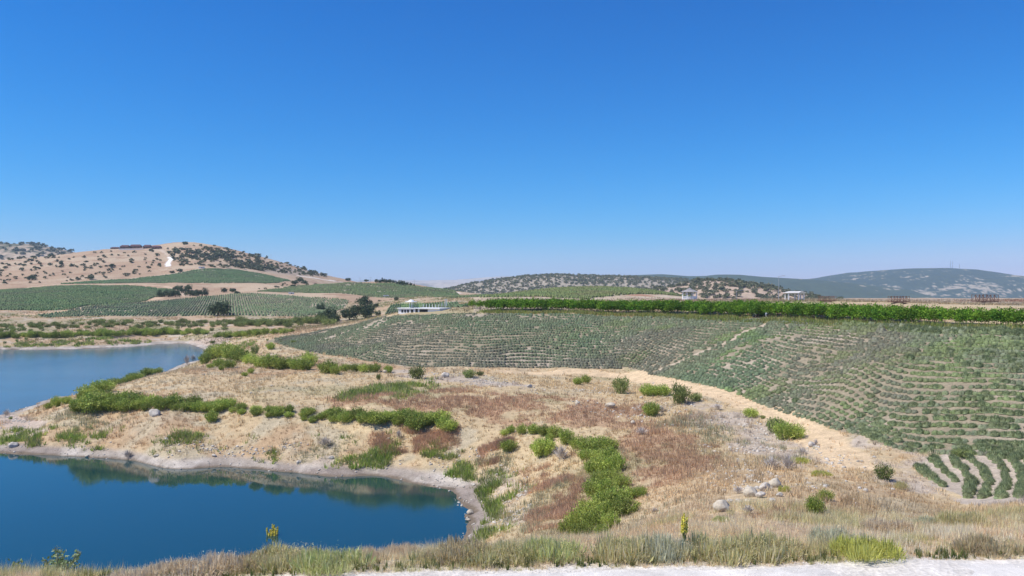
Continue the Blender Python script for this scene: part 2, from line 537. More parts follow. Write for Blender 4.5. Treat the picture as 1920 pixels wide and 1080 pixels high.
def cover(x, y, z):
    """colour of the ground cover at a place"""
    x, y, z = [np.asarray(a, float) for a in (x, y, z)]
    n = len(x)
    jx = x + 1.6 * fbm(x, y, 5.0, 3, 31) + 0.5 * fbm(x, y, 1.2, 2, 33)
    jy = y + 1.6 * fbm(x, y, 5.0, 3, 41) + 0.5 * fbm(x, y, 1.2, 2, 43)
    a = fbm(x, y, 11.0, 5, 51, 0.6)
    b = fbm(x, y, 3.0, 4, 61, 0.6)
    c = fbm(x, y, 26.0, 4, 71, 0.6)
    straw, pale, tan = np.array((0.50, 0.39, 0.235)), np.array((0.42, 0.36, 0.25)), np.array((0.43, 0.33, 0.20))
    red, olive = np.array((0.37, 0.235, 0.14)), np.array((0.29, 0.27, 0.15))

    def mixc(col, k, m):
        return col * (1 - m[:, None]) + np.asarray(k) * m[:, None]
    col = np.tile(straw, (n, 1))
    col = mixc(col, tan, sstep(-0.1, 0.4, a))
    col = mixc(col, pale, 0.8 * sstep(0.05, 0.4, b + 0.4 * c))
    col = mixc(col, red, 0.5 * sstep(0.15, 0.5, c - 0.5 * b))
    col = mixc(col, olive, 0.5 * sstep(0.22, 0.5, -c + 0.5 * a))
    for p in STRAWP:
        col = mixc(col, (0.52, 0.395, 0.245), 0.6 * inpoly(jx, jy, p).astype(float))
    for p in RED:
        m = inpoly(jx, jy, p) * sstep(-0.30, 0.10, b + 0.4 * a)
        col = mixc(col, red, 0.75 * m)
    for p in PALE:
        m = inpoly(jx, jy, p) * sstep(-0.25, 0.2, b)
        col = mixc(col, (0.44, 0.37, 0.30), 0.8 * m)
    # far flats and hills
    f = sstep(205, 225, y)
    flat = mixc(np.tile(np.array((0.42, 0.30, 0.19)), (n, 1)), (0.33, 0.28, 0.17), sstep(-0.2, 0.3, a))
    flat = mixc(flat, (0.46, 0.39, 0.31), sstep(0.15, 0.5, b))
    col = col * (1 - f[:, None]) + flat * f[:, None]
    h = sstep(380, 420, y)
    a2, b2 = fbm(x, y, 60.0, 5, 81, 0.6), fbm(x, y, 13.0, 4, 91, 0.6)
    hill = mixc(np.tile(np.array((0.39, 0.275, 0.18)), (n, 1)), (0.45, 0.345, 0.235), sstep(-0.15, 0.35, a2))
    hill = mixc(hill, (0.33, 0.215, 0.14), sstep(0.15, 0.5, b2))
    peak = sstep(-262, -235, x - 0.10 * (y - 850)) * sstep(700, 800, y) * sstep(14, 20, z + 0.03 * (x + 350) * (x < -150))
    peak = sstep(0.0, 1.0, peak) * (x / np.maximum(y, 1) > -0.45)
    hill = mixc(hill, (0.37, 0.30, 0.225), peak)
    col = col * (1 - h[:, None]) + hill * h[:, None]
    pl = sstep(150, 165, y) * (1 - sstep(330, 400, y)) * (x / np.maximum(y, 1) > -0.05)
    plc = mixc(np.tile(np.array((0.43, 0.34, 0.235)), (n, 1)), (0.50, 0.42, 0.31), sstep(-0.2, 0.3, a))
    plc = mixc(plc, (0.36, 0.2, 0.13), sstep(0.15, 0.4, c))
    col = col * (1 - pl[:, None]) + plc * pl[:, None]
    # soil under the lavender
    for i, p in enumerate(LAVS):
        k = 0.25 if i == 0 else 0.4
        m = inpoly(x + k * (jx - x), y + k * (jy - y), p).astype(float)
        soil = mixc(np.tile(np.array((0.285, 0.24, 0.165) if i in (0, 3) else (0.30, 0.27, 0.185)), (n, 1)), (0.38, 0.32, 0.24), sstep(0, 0.4, a))
        col = col * (1 - m[:, None]) + soil * m[:, None]
    m = inpoly(jx, jy, PF_short).astype(float)
    col = mixc(col, (0.43, 0.365, 0.295), m)
    for ln, hw, cc in TRACK:
        d = dist_line(x, y, ln)
        jit = 0.35 * fbm(x, y, 4.0, 2, 97) * hw
        col = mixc(col, cc, 1 - sstep(0.7 * hw, 1.15 * hw, d + jit))
    # shores
    jz = z + 0.10 * b + 0.08 * a
    lo = 1 - sstep(-16.6, -16.2, jz)
    st = mixc(np.tile(np.array((0.345, 0.30, 0.25)), (n, 1)), (0.47, 0.42, 0.36), sstep(-0.1, 0.3, b))
    st = mixc(st, (0.28, 0.235, 0.20), sstep(0.12, 0.4, -a))
    inl = (y < 300) * lo
    col = col * (1 - inl[:, None]) + st * inl[:, None]
    for p in SPIT:
        col = mixc(col, (0.47, 0.38, 0.31), 0.8 * inpoly(jx, jy, p).astype(float))
    wet = 1 - sstep(-16.97, -16.86, jz)
    col = mixc(col, (0.17, 0.135, 0.10), wet * (y < 300))
    deep = 1 - sstep(-17.5, -17.02, z)
    col = mixc(col, (0.09, 0.085, 0.04), deep * (y < 300))
    road = 1 - sstep(-0.3, 0.45, y - road_edge(np.clip(x, -60, 60)) + 0.5 * a + 0.3 * b)
    col = mixc(col, (0.62, 0.58, 0.52), road)
    return col


nr, nc = ZT.shape
GC = np.empty((nr * nc, 3))
fx, fy, fz = XX.ravel(), yy.ravel(), ZT.ravel()
for i in range(0, nr * nc, 200000):
    sl_ = slice(i, i + 200000)
    GC[sl_] = cover(fx[sl_], fy[sl_], fz[sl_])
ii = (np.arange(nr - 1)[:, None] * nc + np.arange(nc - 1)[None]).ravel()
quads = np.stack([ii, ii + 1, ii + nc + 1, ii + nc], 1)
g_o = link('ground', np_mesh('ground', np.stack([fx, fy, fz], 1), quads, GC, True), M_ground)
tag(g_o, kind='structure')


def gcol(x, y):
    return bilin(GC[:, 0].reshape(nr, nc), RY, CU, y, x / np.maximum(y, 25.0)), bilin(GC[:, 1].reshape(nr, nc), RY, CU, y, x / np.maximum(y, 25.0)), bilin(GC[:, 2].reshape(nr, nc), RY, CU, y, x / np.maximum(y, 25.0))


# white gravel road along the near edge
rx = np.linspace(-60, 60, 400)
ry = np.concatenate([np.linspace(-38, 18, 20), np.linspace(18.3, 24.6, 60)])
rX, rY = np.meshgrid(rx, ry)
edge = road_edge(rx) + 0.16 * fbm(rx, rx * 0, 1.7, 4, 5) + 0.06 * fbm(rx, rx * 0, 0.4, 2, 6)
rY = np.minimum(rY, edge[None])
rZ = -8.195 + 0.012 * fbm(rX, rY, 1.2, 3, 15) - 0.10 * sstep(0.5, 0.0, edge[None] - rY)
n_ = len(rx)
ii = (np.arange(len(ry) - 1)[:, None] * n_ + np.arange(n_ - 1)[None]).ravel()
rc = 0.63 + 0.14 * fbm(rX.ravel(), rY.ravel(), 1.0, 4, 25)
road = link('gravel_road', np_mesh('gravel_road', np.stack([rX.ravel(), rY.ravel(), rZ.ravel()], 1), np.stack([ii, ii + 1, ii + n_ + 1, ii + n_], 1), np.stack([rc, rc * 0.955, rc * 0.88], 1), True),
            mat_ground('white_gravel', 0.35, 0.035, 0.16, 0.7, 0.03))
tag(road, kind='structure')


# water: the pond this side of the spit and the reservoir beyond it, one level
def water(name, x0, x1, y0, y1, mat):
    me = bpy.data.meshes.new(name)
    me.from_pydata([(x0, y0, WATER), (x1, y0, WATER), (x1, y1, WATER), (x0, y1, WATER)], [], [(0, 1, 2, 3)])
    return tag(link(name, me, mat), kind='structure')


water('pond_water', -110, 4, 33, 92, mat_water('deep_blue_water', (0.007, 0.045, 0.048), 0.03, 1.88, 0.02, 0.6))
water('lake_water', -330, -40, 92.01, 262, mat_water('rippled_lake_water', (0.070, 0.115, 0.135), 0.12, 1.33, 0.25, 1.6, 2.2))


# ---------------------------------------------------------------- far ridges, each a hill of its own with real depth
def ridge(name, sil, d0, wd, cfun, zb=-76.0, rough=0.02, seed=0, cols=520, rows=70, spread=1.0):
    u = np.linspace((sil[0][0] - 960) / F, (sil[-1][0] - 960) / F, cols)
    top = np.interp(u * F + 960, [p[0] for p in sil], [-(p[1] - HZ) / F for p in sil]) * d0
    k = np.ones(9) / 9
    top = np.convolve(np.pad(top, 4, mode='edge'), k, 'valid')
    ends = sstep(0, 0.04, (u - u[0]) / (u[-1] - u[0])) * sstep(0, 0.04, (u[-1] - u) / (u[-1] - u[0]))
    t = np.linspace(-1, 1, rows)
    U_, T_ = np.meshgrid(u, t)
    Y_ = d0 + T_ * wd
    X_ = U_ * d0 * (1 + 0.25 * T_ * wd / d0)
    prof = np.cos(np.clip(np.abs(T_), 0, 1) * math.pi / 2) ** 1.15
    nz = fbm(X_, Y_, wd * 0.35, 5, seed, 0.55)
    Z_ = zb + (np.maximum(top, zb)[None] - zb) * prof * ends[None] + rough * wd * nz * np.sin(np.clip((1 - np.abs(T_)), 0, 1) * math.pi) * ends[None]
    cc = cfun(X_.ravel(), Y_.ravel(), Z_.ravel(), T_.ravel())
    ii = (np.arange(rows - 1)[:, None] * cols + np.arange(cols - 1)[None]).ravel()
    o = link(name, np_mesh(name, np.stack([X_.ravel(), Y_.ravel(), Z_.ravel()], 1), np.stack([ii, ii + 1, ii + cols + 1, ii + cols], 1), cc, True), M_hill)
    tag(o, kind='structure')
    return u, t, X_, Y_, Z_, d0, wd


def forest_cover(scale, thr, dark=(0.050, 0.070, 0.040), bare=(0.40, 0.33, 0.24), soft=0.10, low=0.0, seed=5):
    def f(x, y, z, t):
        n = 0.8 * fbm(x, y, scale, 6, seed, 0.62) + 0.8 * fbm(x, y, scale * 0.22, 4, seed + 7, 0.7)
        m = sstep(thr - soft, thr + soft, n + low * sstep(-0.2, -0.85, t))
        k = 1 + 0.25 * fbm(x, y, scale * 0.05, 3, seed + 3)
        return (np.asarray(dark)[None] * (1 - m[:, None]) + np.asarray(bare)[None] * m[:, None]) * k[:, None]
    return f


R_big = ridge('mountain', [(1150,545),(1290,538),(1400,529),(1500,525),(1560,518),(1620,509),(1700,503.5),(1760,503),(1800,506),(1840,514),(1880,521),(1920,527),(2050,538),(2300,540),(2700,545)], 4200, 1300, forest_cover(110, 0.50, low=0.40, soft=0.08, dark=(0.038, 0.055, 0.038), bare=(0.36, 0.30, 0.22), seed=105), seed=201, cols=900, rows=150)
ridge('mountain', [(1060,540),(1150,520),(1180,516),(1240,514.5),(1290,518),(1320,518),(1340,515.5),(1385,515),(1430,519),(1520,524),(1620,534),(1700,542)], 3200, 700, forest_cover(420, 0.42, soft=0.05, seed=125), seed=211)
R_dot = ridge('hill', [(700,552),(800,548),(840,543),(870,535),(920,526),(980,519),(1040,515),(1090,517),(1130,518),(1180,520),(1260,524),(1330,531),(1420,548),(1500,556)], 1500, 420, forest_cover(60, -0.35, bare=(0.33, 0.285, 0.22), dark=(0.15, 0.145, 0.11), soft=0.3, seed=145), zb=-50.0, seed=221)
R_tan = ridge('hill', [(1080,560),(1170,550),(1240,541),(1290,531),(1320,526.5),(1350,526),(1400,533),(1440,541),(1480,552),(1540,562)], 820, 200, lambda x, y, z, t: np.array((0.42, 0.32, 0.235))[None] * (1 + 0.22 * fbm(x, y, 30, 5, 165))[:, None], zb=-18.0, seed=231)
ridge('mountain', [(500,534),(620,528),(720,524),(780,526),(850,525),(900,521),(935,518.5),(970,518),(1010,520.5),(1100,528),(1250,538)], 8200, 900, forest_cover(900, 0.0, bare=(0.42, 0.34, 0.26), dark=(0.2, 0.17, 0.12), soft=0.3, seed=185), seed=241)
ridge('mountain', [(620,534),(720,529),(800,530),(870,529),(960,533),(1050,540)], 6500, 600, forest_cover(700, 0.05, bare=(0.45, 0.37, 0.29), dark=(0.22, 0.18, 0.13), soft=0.3, seed=187), seed=243)
R_left = ridge('hill', [(-700,490),(-300,470),(-150,463),(0,457),(60,457.5),(85,461),(110,466),(140,473),(200,488),(300,510),(420,530)], 1700, 420, forest_cover(120, 0.0, bare=(0.42, 0.33, 0.24), dark=(0.10, 0.105, 0.065), soft=0.12, seed=195), zb=-60.0, seed=251)

# ---------------------------------------------------------------- plant templates: arrays of vertices, quads and colours, unit height
def unit(v):
    return v / np.maximum(np.linalg.norm(v, axis=-1, keepdims=True), 1e-9)


def diamonds(c, a, side, l, wd):
    n = len(c)
    V = np.empty((n, 4, 3))
    V[:, 0] = c - a * l[:, None] * 0.5
    V[:, 1] = c + side * wd[:, None] * 0.5
    V[:, 2] = c + a * l[:, None] * 0.5
    V[:, 3] = c - side * wd[:, None] * 0.5
    return V.reshape(-1, 3), np.arange(n * 4).reshape(n, 4)


def pick_cols(g, n, cols, jit=0.18):
    cols = np.asarray(cols, float)
    k = g.random((n, 1))
    j = g.integers(0, len(cols), n)
    j2 = g.integers(0, len(cols), n)
    return (cols[j] * k + cols[j2] * (1 - k)) * (1 + jit * g.standard_normal((n, 1)))


def leaf_cloud(seed, n, rx, rz, clumps, cr, leaf, asp, cols, z0=0.0, up=0.4, flat=1.0, low=0.0):
    """leaves in clumps through an uneven ellipsoid of radius rx, from z0 to z0 + 2 rz"""
    g = np.random.default_rng(seed)
    d = unit(g.standard_normal((clumps, 3)))
    d[:, 2] = np.abs(d[:, 2]) * 1.3 - 0.55 + low
    d = unit(d)
    rr = 0.35 + 0.6 * g.random((clumps, 1)) ** 0.5
    cc = d * rr * np.array((rx, rx, rz)) * (1 + 0.18 * g.standard_normal((clumps, 1)))
    cc[:, 2] += z0 + rz
    crad = cr * (0.6 + 0.8 * g.random(clumps))
    ccol = pick_cols(g, clumps, cols, 0.12)
    k = g.integers(0, clumps, n)
    o = unit(g.standard_normal((n, 3))) * (g.random((n, 1)) ** 0.45) * crad[k][:, None]
    o[:, 2] *= flat
    p = cc[k] + o
    p[:, 2] = np.maximum(p[:, 2], 0.02)
    a = unit(unit(o) + np.array((0, 0, up)) + 0.7 * g.standard_normal((n, 3)))
    s = unit(np.cross(a, g.standard_normal((n, 3))))
    l = leaf * (0.6 + 0.8 * g.random(n))
    V, Q = diamonds(p, a, s, l, l * asp)
    col = ccol[k] * (1 + 0.16 * g.standard_normal((n, 1)))
    return V, Q, np.repeat(col, 4, 0)


def spray(seed, stems, per, r, cols, leaf=0.13, asp=0.35, spread=0.75, lo=0.12, jit=0.07, hvar=0.35, br=0.55):
    """upright feathery shrub: leaves along stems that fan out from the base"""
    g = np.random.default_rng(seed)
    th = g.random(stems) * 2 * math.pi
    b = np.stack([np.cos(th), np.sin(th), np.zeros(stems)], 1) * (g.random((stems, 1)) ** 0.6) * r * br
    rad = (g.random(stems) ** 0.55)
    tip = np.stack([np.cos(th) * rad * r, np.sin(th) * rad * r, np.sqrt(np.maximum(1 - (rad * spread) ** 2, 0.05))], 1)
    tip[:, 2] *= 1 - hvar * g.random(stems)
    tip[:, :2] += 0.08 * g.standard_normal((stems, 2))
    t = lo + (1 - lo) * g.random((stems, per)) ** 0.75
    p = b[:, None] + (tip - b)[:, None] * t[..., None] + jit * g.standard_normal((stems, per, 3))
    p = p.reshape(-1, 3)
    p[:, 2] = np.maximum(p[:, 2], 0.02)
    n = len(p)
    dirs = np.repeat(unit(tip - b * 0.5), per, 0)
    a = unit(dirs + 0.55 * g.standard_normal((n, 3)))
    s = unit(np.cross(a, g.standard_normal((n, 3))))
    l = leaf * (0.6 + 0.8 * g.random(n))
    V, Q = diamonds(p, a, s, l, l * asp)
    sc = pick_cols(g, stems, cols, 0.14)
    col = np.repeat(sc, per, 0) * (1 + 0.14 * g.standard_normal((n, 1)))
    return V, Q, np.repeat(col, 4, 0)


def dome(seed, seg, rings, r, h, jit, cols, vj=0.12):
    g = np.random.default_rng(seed)
    V = []
    for i in range(rings + 1):
        f = i / rings * math.pi / 2 * 0.96
        for j in range(seg):
            a = 2 * math.pi * (j + 0.5 * (i % 2)) / seg
            k = 1 + jit * g.standard_normal()
            V.append((r * math.cos(f) * math.cos(a) * k, r * math.cos(f) * math.sin(a) * k, h * math.sin(f) * (k if i else 0)))
    Q = [(i * seg + j, i * seg + (j + 1) % seg, (i + 1) * seg + (j + 1) % seg, (i + 1) * seg + j) for i in range(rings) for j in range(seg)]
    V = np.array(V)
    col = pick_cols(g, len(V), cols, vj)
    return V, np.array(Q), col


def blades_dome(seed, n, r0, r1, h, wd, cols, lo=0.35):
    """thin upright stalks that end on a dome"""
    g = np.random.default_rng(seed)
    th = g.random(n) * 2 * math.pi
    q = g.random(n) ** 0.55
    tip = np.stack([np.cos(th) * q * r1, np.sin(th) * q * r1, h * np.sqrt(np.maximum(1 - 0.85 * q * q, 0.03))], 1)
    tip *= (1 + 0.10 * g.standard_normal((n, 1)))
    b = tip * np.array((r0 / r1, r0 / r1, 0)) + np.array((0, 0, 1)) * (tip[:, 2:] * lo * g.random((n, 1)))
    a = unit(tip - b)
    s = unit(np.cross(a, np.array((0, 0, 1.0)) + 0.35 * g.standard_normal((n, 3))))
    l = np.linalg.norm(tip - b, axis=1)
    V, Q = diamonds((tip + b) / 2, a, s, l, np.full(n, wd) * (0.6 + 0.8 * g.random(n)))
    return V, Q, np.repeat(pick_cols(g, n, cols), 4, 0)


def join(*ts):
    V, Q, Cc, k = [], [], [], 0
    for v, q, c in ts:
        V.append(v); Q.append(q + k); Cc.append(c); k += len(v)
    return np.concatenate(V), np.concatenate(Q), np.concatenate(Cc)


def merge(temps, pos, sc, rot, colmul, pick=None, seed=1):
    """many copies of the templates as one set of arrays; sc (n,3); colmul (n,3)"""
    g = np.random.default_rng(seed)
    n = len(pos)
    pick = g.integers(0, len(temps), n) if pick is None else pick
    Vs, Qs, Cs, k = [], [], [], 0
    for ti, (v, q, c) in enumerate(temps):
        m = np.where(pick == ti)[0]
        if not len(m):
            continue
        cs, sn = np.cos(rot[m])[:, None], np.sin(rot[m])[:, None]
        x = v[None, :, 0] * sc[m, 0:1]
        y = v[None, :, 1] * sc[m, 1:2]
        W = np.stack([x * cs - y * sn, x * sn + y * cs, v[None, :, 2] * sc[m, 2:3]], -1) + pos[m][:, None]
        Vs.append(W.reshape(-1, 3))
        Qs.append((q[None] + (np.arange(len(m)) * len(v))[:, None, None] + k).reshape(-1, q.shape[1]))
        Cs.append((c[None] * colmul[m][:, None]).reshape(-1, 3))
        k += len(m) * len(v)
    return np.concatenate(Vs), np.concatenate(Qs), np.concatenate(Cs)


def tmesh(name, t):
    return np_mesh(name, t[0], t[1], t[2])


def tube_arrays(pts, r0, r1, col, seg=6):
    pts = np.asarray(pts, float)
    V, Q = [], []
    for i, p in enumerate(pts):
        d = pts[min(i + 1, len(pts) - 1)] - pts[max(i - 1, 0)]
        d = d / max(np.linalg.norm(d), 1e-9)
        a = np.cross(d, (0.31, 0.95, 0.1)); a /= np.linalg.norm(a)
        b = np.cross(d, a)
        r = r0 + (r1 - r0) * i / (len(pts) - 1)
        for j in range(seg):
            an = 2 * math.pi * j / seg
            V.append(p + r * (math.cos(an) * a + math.sin(an) * b))
    for i in range(len(pts) - 1):
        for j in range(seg):
            Q.append((i * seg + j, i * seg + (j + 1) % seg, (i + 1) * seg + (j + 1) % seg, (i + 1) * seg + j))
    return np.array(V), np.array(Q), np.tile(np.asarray(col, float), (len(V), 1))


def stems_t(seed, n, r, h, col=(0.17, 0.13, 0.09), th=0.012):
    g = np.random.default_rng(seed)
    ts = []
    for i in range(n):
        a = g.random() * 6.283
        q = r * (0.4 + 0.6 * g.random())
        ts.append(tube_arrays([(0.12 * r * math.cos(a), 0.12 * r * math.sin(a), -0.05), (0.5 * q * math.cos(a), 0.5 * q * math.sin(a), 0.45 * h), (q * math.cos(a + 0.2), q * math.sin(a + 0.2), h * (0.8 + 0.2 * g.random()))], th, th * 0.35, col, 5))
    return join(*ts)


# ---------------------------------------------------------------- green shrubs along the old waterlines
GREEN = [(0.29, 0.38, 0.068), (0.37, 0.44, 0.095), (0.19, 0.28, 0.05), (0.43, 0.46, 0.13)]
YGREEN = [(0.37, 0.44, 0.085), (0.46, 0.50, 0.13), (0.28, 0.36, 0.065)]
OLIVE = [(0.22, 0.27, 0.085), (0.28, 0.31, 0.10), (0.17, 0.22, 0.07)]
shrub_m = [tmesh('shrub_crown', join(spray(300 + i, 120, 24, 0.82, GREEN, 0.105, 0.36, 0.78, 0.08, 0.06), leaf_cloud(310 + i, 420, 0.62, 0.36, 14, 0.28, 0.10, 0.45, GREEN, 0.02))) for i in range(5)]
shrub_m += [tmesh('shrub_crown', join(spray(380 + i, 110, 22, 0.8, YGREEN, 0.10, 0.34, 0.78, 0.08, 0.06), leaf_cloud(390 + i, 200, 0.6, 0.34, 12, 0.26, 0.14, 0.45, YGREEN, 0.02))) for i in range(3)]
olive_m = [tmesh('shrub_crown', spray(340 + i, 85, 14, 0.75, OLIVE, 0.15, 0.3, 0.75, 0.08, 0.07)) for i in range(3)]
stem_m = [tmesh('shrub_stems', stems_t(360 + i, 9, 0.6, 0.75)) for i in range(2)]
NSH = [0]


def shrub(px, py, hp, label, group=None, wide=1.0, kind='green', parts=True, name='shrub', cat='shrub', lean=0.0):
    p = hits([(px, py)])[0]
    h = hp / F * p[1]
    i = NSH[0]
    NSH[0] += 1
    rz = random.random() * 6.28
    me = shrub_m[(i * 5 + i // 7) % 8] if kind == 'green' else olive_m[i % 3]
    if parts:
        r = empty(name, (p[0], p[1], p[2] - 0.03), rz)
        r.scale = (h * wide, h * wide * random.uniform(0.9, 1.1), h)
        link('crown', me, M_leaf, r)
        link('stems', stem_m[i % 2], M_twig, r)
    else:
        r = link(name, me, M_leaf)
        r.location = (p[0], p[1], p[2] - 0.03)
        r.rotation_euler = (0, 0, rz)
        r.scale = (h * wide, h * wide * random.uniform(0.9, 1.1), h)
    tag(r, label, cat, group)
    return r


def belt(line, step, rows, hfun, lab, group, kind='green', parts=True, wide=(0.85, 1.15), jy=2.0):
    """shrubs along a line of photograph pixels; label counts them from the left within each row"""
    line = np.array(line, float)
    for rrow, (dy, name) in enumerate(rows):
        seg = np.r_[0, np.cumsum(np.hypot(*np.diff(line[:, :2], axis=0).T))]
        s = np.arange(random.uniform(0, step * 0.5), seg[-1], step)
        s = s + np.array([random.uniform(-0.3, 0.3) * step for _ in s])
        xs, ys = np.interp(s, seg, line[:, 0]), np.interp(s, seg, line[:, 1])
        for i, (a, b) in enumerate(zip(xs, ys)):
            hh = hfun(a) * random.uniform(0.6, 1.2)
            shrub(a, b + dy + random.uniform(-jy, jy), hh, f"{lab}, {nth(i + 1)} from left in {name}", group, random.uniform(*wide), kind, parts)


B1 = [(145,774),(200,771),(260,768),(340,769),(400,772),(460,776),(520,781),(580,785),(640,790),(700,794),(760,797),(800,799),(845,801)]
belt(B1, 22, [(-7, 'its back row'), (0, 'its front row')], lambda x: np.interp(x, [145, 180, 260, 400, 500, 640, 760, 850], [33, 34, 26, 20, 16, 19, 27, 24]),
     'green shrub in the belt above the pond', 'shrubs in the belt above the pond')
B1b = [(150,752),(180,740),(215,726),(250,713),(285,702),(308,695)]
belt(B1b, 13, [(0, 'the row')], lambda x: np.interp(x, [150, 310], [28, 12]), 'green shrub up the lake side of the spit', 'shrubs up the lake side of the spit')
for a, b, h, l in [(385,682,26,'leftmost green shrub of the dense lakeside thicket'),(400,674,34,'tall green shrub second in the dense lakeside thicket'),(418,670,36,'tallest green shrub amid the dense lakeside thicket'),
                   (436,674,36,'broad green shrub right of the tallest in the lakeside thicket'),(452,678,30,'green shrub fifth from the left in the lakeside thicket'),(468,682,26,'last green shrub at the right of the lakeside thicket'),
                   (410,688,22,'low green shrub at the front left of the lakeside thicket'),(430,690,20,'low green shrub at the front middle of the lakeside thicket'),
                   (488,688,26,'round green shrub left of the field tip path'),(508,690,34,'larger green shrub below the tip of the lavender field'),(526,692,30,'green shrub right of the larger one below the field tip'),(543,690,24,'low spreading green shrub below the field tip'),
                   (557,693,30,'green shrub beside the tall one below the field edge'),(580,686,34,'tall narrow green shrub close under the field edge'),(572,694,26,'green shrub in front of the tall narrow one'),
                   (615,700,32,'broad dark green shrub alone left of the low row'),(628,702,24,'low green shrub at the foot of the broad dark one'),(648,696,18,'first small shrub of the low row under the field'),(664,697,19,'second small shrub of the low row under the field'),
                   (682,698,22,'third small shrub of the low row under the field'),(701,697,20,'fourth small thin shrub of the low row under the field'),(728,699,18,'last pale thin shrub of the low row by the white stone'),
                   (470,700,14,'tiny green shrub on the straw slope below the thicket'),(459,705,10,'tiny round green bush alone on the straw slope'),(395,690,12,'small green shrub on the crest beside dead twigs'),(415,694,12,'small lone green shrub left on the straw crest')]:
    shrub(a, b, h * 0.88, l, 'shrubs below the lavender field tip', random.uniform(0.7, 1.05))
for i, (a, b, h) in enumerate([(958,812,20),(978,814,22),(1000,813,24),(1020,816,26),(1040,820,28),(1030,828,22),(1062,832,30),(1082,842,34),(1104,848,34),(1128,850,38),(1142,846,32),(1098,862,30),(1120,868,36),(1146,866,36),
                               (1110,888,36),(1134,888,38),(1156,884,34),(1122,910,38),(1146,908,40),(1112,930,40),(1138,932,44),(1166,915,36),(1130,955,46),(1158,948,42),(1182,936,36),(1200,932,26),(1108,972,44),(1138,975,46),(1170,966,40),
                               (1082,990,42),(1112,996,46),(1146,990,40),(1060,1004,34),(1090,1010,40),(1128,1008,36)]):
    shrub(a, b, h * random.uniform(0.8, 1.05), f'bright green shrub of the curving thicket right of the pond, {nth(i + 1)} from its top', 'shrubs of the curving thicket', random.uniform(0.62, 0.92))
for a, b, h, l, k, wd in [(1016,856,40,'two-lobed green shrub alone beside the curving thicket','green',0.7),(1022,848,30,'green shrub behind the two-lobed one beside the thicket','green',0.9),(954,846,24,'small dark green bush alone on the slope above the pond end','green',0.9),(947,816,14,'small green bush at the left start of the curving thicket','green',1.0),
                   (780,806,36,'round yellow-green shrub standing in front of the pond belt','green',0.8),(842,808,26,'green shrub at the right front corner of the pond belt','green',1.0),(398,790,22,'dark narrow bush in front of the pond belt','green',0.8),(585,792,12,'small bush in front of the pond belt middle','green',0.9),
                   (1165,738,36,'tall pale-topped shrub among stones beside the field path','olive',0.62),(1218,742,24,'left half of the wide dark green shrub by the path','green',1.1),(1240,742,24,'right half of the wide dark green shrub by the path','green',1.0),
                   (1274,758,44,'big olive shrub beside the wide green one','olive',0.65),(1304,752,18,'low shrub trailing right of the big olive one','olive',1.0),(1222,779,28,'round shrub with bare grey twigs below the wide green one','green',0.8),
                   (1408,782,20,'small round green shrub beside the straw path','green',1.1),(1455,812,34,'left pale half of the double shrub beside the straw path','olive',0.9),(1470,824,38,'middle of the double shrub beside the straw path','green',0.7),(1492,822,32,'bright right half of the double shrub beside the straw path','green',0.85),
                   (1528,966,42,'ragged light green shrub on the dry slope near the boulders','green',0.55),(1547,938,24,'smaller green shrub just behind the ragged one','green',0.9),(1657,900,34,'spiky lone green shrub between path and short lavender rows','olive',0.7),
                   (1083,721,16,'small dark shrub left of a close pair by the path','green',0.8),(1098,719,18,'small dark shrub right of a close pair by the path','green',0.8),(782,710,26,'green shrub at the end of the low row near the stones','olive',0.9),(880,708,18,'flat olive shrub beside the heap of stones','olive',1.1),(900,704,10,'tiny shrub right of the flat olive one','olive',1.0),
                   (1806,858,18,'yellow-green weedy bush at the end of a lavender row','olive',1.6),(105,763,22,'dark upright shrub on the spit near the lake','green',0.6),(92,766,14,'small round shrub left of the dark upright one','green',0.9),(125,757,16,'small round shrub nearest the belt end on the spit','green',0.9),(20,786,6,'tiny bush on the pale tip of the spit','olive',1.0),
                   (570,788,9,'tiny bush poking out behind the pond belt','green',1.0),(710,712,12,'thin little bush on the straw slope under the field','olive',0.6),(478,664,20,'grey-green bush by the field tip path','olive',0.6),(508,655,14,'small green bush on the field tip edge','green',0.9),
                   (1430,695+90,8,'tiny bush behind the small round one by the path','olive',1.0),(1000,700+140,10,'tiny green tuft bush above the two-lobed shrub','green',1.0)]:
    shrub(a, b, h, l, 'scattered shrubs on the dry slope', wd, k)
# belts on the far flats
belt([(0,632),(60,632),(120,631),(200,629),(280,628),(340,627),(385,625)], 9.5, [(0, 'that row')], lambda x: 13, 'low green bush along the far lake shore', 'bushes in the row along the far lake shore', 'green', False)
belt([(400,633),(430,632),(470,630),(510,627),(548,622)], 9.5, [(0, 'that row')], lambda x: 12, 'low green bush behind the lakeside thicket', 'bushes in the row behind the thicket', 'green', False)
belt([(0,615),(80,611),(160,609),(260,609),(340,608),(420,605),(500,607),(570,605),(618,603)], 11, [(0, 'that line'), (4, 'the loose second line')], lambda x: np.interp(x, [0, 420, 480, 620], [8, 8, 13, 13]), 'olive bush below the far lavender', 'bushes in the line below the far lavender', 'olive', False, (0.9, 1.5), 4)
for i in range(34):
    a, b = random.uniform(0, 560), random.uniform(616, 650 if i % 3 else 622)
    shrub(a, b, random.uniform(3, 7), 'tiny scattered bush on the flats by the far lake shore', 'tiny bushes on the far flats', random.uniform(0.9, 1.5), 'olive', False, 'bush', 'bush')

